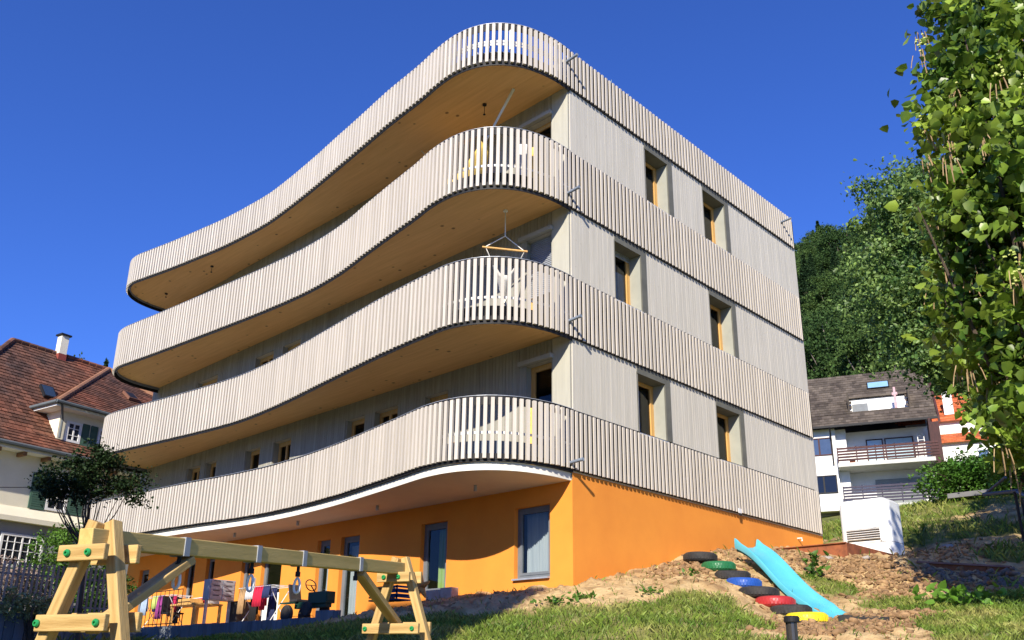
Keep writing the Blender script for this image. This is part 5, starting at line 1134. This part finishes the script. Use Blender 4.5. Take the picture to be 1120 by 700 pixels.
b = MB(); kbox(b, 5.15, 5.3, -1.3, -1.2, ez+1.2*sl, ez+2.7*sl); kbox(b, 5.05, 5.4, -1.31, -1.19, ez+1.2*sl+.9, ez+1.2*sl+1.1); tag(b.build('parasol_cover', fabric('pink_fabric', (.62, .4, .42)), bevel=.03), 'closed pale pink parasol in the roof loggia of the white house', 'parasol')
b = MB(); kbox(b, 2.0, 2.35, -.6, -.2, 13.52, 13.75); tag(b.build('flower_pot', tile_or), 'flower pot at the left end of the brown balcony', 'flower pot')

# orange-roofed house further right
Bo = at(1058, 505, 63); ob = empty('orange_roof_house', Bo, 'white house with an orange tiled roof seen through the leaves', 'house')
bu = np.array([.30, -.954, 0]); bw = np.array([-.954, -.30, 0])
def Q_(u, w_, z): return Bo+(bu*u+bw*w_+np.array([0, 0, z]))*.74
def qbox(b, u0, u1, w0, w1, z0, z1, mi=0): b.hexa([Q_(u0, w0, z0), Q_(u1, w0, z0), Q_(u1, w1, z0), Q_(u0, w1, z0), Q_(u0, w0, z1), Q_(u1, w0, z1), Q_(u1, w1, z1), Q_(u0, w1, z1)], None, mi)
b = MB(); qbox(b, -4, 7, -7, 0, -4, 1.9); qbox(b, -4.6, 2, -7, -1.9, 1.0, 4.3); b.build('wall', white_m, ob)
b = MB(); tiles(b, Q_(-4.4, .4, 1.75), bu, -bw*2.6+np.array([0, 0, 1.5]), [(0, 0), (11.8, 0), (11.8, 2.8), (0, 2.8)], .3, .34)
tiles(b, Q_(-5.2, -1.5, 4.2), bu, -bw*3+np.array([0, 0, 2.6]), [(0, 0), (7.5, 0), (6.5, 4.2), (0, 4.2)], .3, .34); b.build('roof', tile_or, ob)
b = MB(); qbox(b, -1.2, -.4, -3.0, -2.2, 5.0, 7.2); b.build('chimney', white_m, ob)
for u_ in (-2.9, .9, 2.1):
    f = MB(); qbox(f, u_, u_+.9, .0, .05, -.4, 1.0); f_ = f.build('window', white_m, ob); g = MB(); qbox(g, u_+.08, u_+.82, .051, .056, -.32, .92); g.build('pane', mat('og_%.1f' % u_, (.1, .16, .3), None, 3, .1, spec=.6), f_)

# steel railing on the right
rl = empty('steel_railing', at(1100, 600, 24), 'dark blue grey tube railing with posts in the shade at the right', 'railing')
pr = lambda px, py, rg=24.: at(px, py, rg)
b = MB(); b.tube([pr(1076, 541, 25), pr(1113, 537, 24)], .05, 8); b.tube([pr(1078, 540, 25), pr(1100, 522, 24.5)], .035, 8); b.tube([pr(1113, 538), pr(1128, 545, 23)], .05, 8); b.build('rails', mat('blue_steel', (.05, .065, .09), None, 4, .4, spec=.5), rl)
for (a, c_) in [((1110, 538), (1120, 592)), ((1118, 545), (1128, 610))]:
    b = MB(); b.tube([pr(*a), pr(*c_)], .035, 8); b.build('post', anth_m, rl)
b = MB(); b.bar(pr(1038, 543, 33.2), pr(1082, 538, 32.6), .2, .16); tag(b.build('kerb_wall', mat('kerb_grey', (.22, .22, .22))), 'low grey kerb wall at the foot of the green hedge', 'wall')
# power line at the left
b = MB(); b.tube([at(-40, 533, 30), at(10, 533, 30.5), at(34, 533, 33)], .012, 5); tag(b.build('cable', anth_m), 'thin dark cable crossing in front of the cream wall', 'cable')

# ------------------------------------------------------------------ neighbouring house outside the frame that shades the lower bank
nh = empty('neighbour_house', (-20, 0, -2), 'tall cream house left of the viewpoint that shades the bank', 'house')
b = MB(); b.box((-24, -8.55, -3), (-18, -3.2, 13.0)); b.box((-24, -3.19, -3), (-18.2, 2.7, 11.5)); b.box((-24, 2.71, -3), (-18.3, 10, 8.8)); b.build('wall', cream_m, nh)
b = MB(); b.box((-24.3, -8.6, 13.0), (-17.95, -3.1, 13.18)); b.box((-24.3, -3.09, 11.5), (-18.0, 2.7, 11.68)); b.box((-24.3, 2.71, 8.8), (-18.0, 10.3, 8.95)); b.build('roof', tile_dark, nh)
for z_ in (1, 4, 7, 10):
    for y_ in (-7.6, -5.4, -1.5, 1.5, 4.5, 7.5):
        if z_ > 9 and y_ > -3: continue
        if z_ > 6 and y_ > 2: continue
        b = MB(); o_ = -17.999 if y_ < -3 else (-18.199 if y_ < 2.7 else -18.299); b.box((o_, y_, z_), (o_+.06, y_+1.1, z_+1.3)); f_ = b.build('window', white_m, nh); b = MB(); b.box((o_+.061, y_+.1, z_+.1), (o_+.066, y_+1.0, z_+1.2)); b.build('pane', gframe_m, f_)
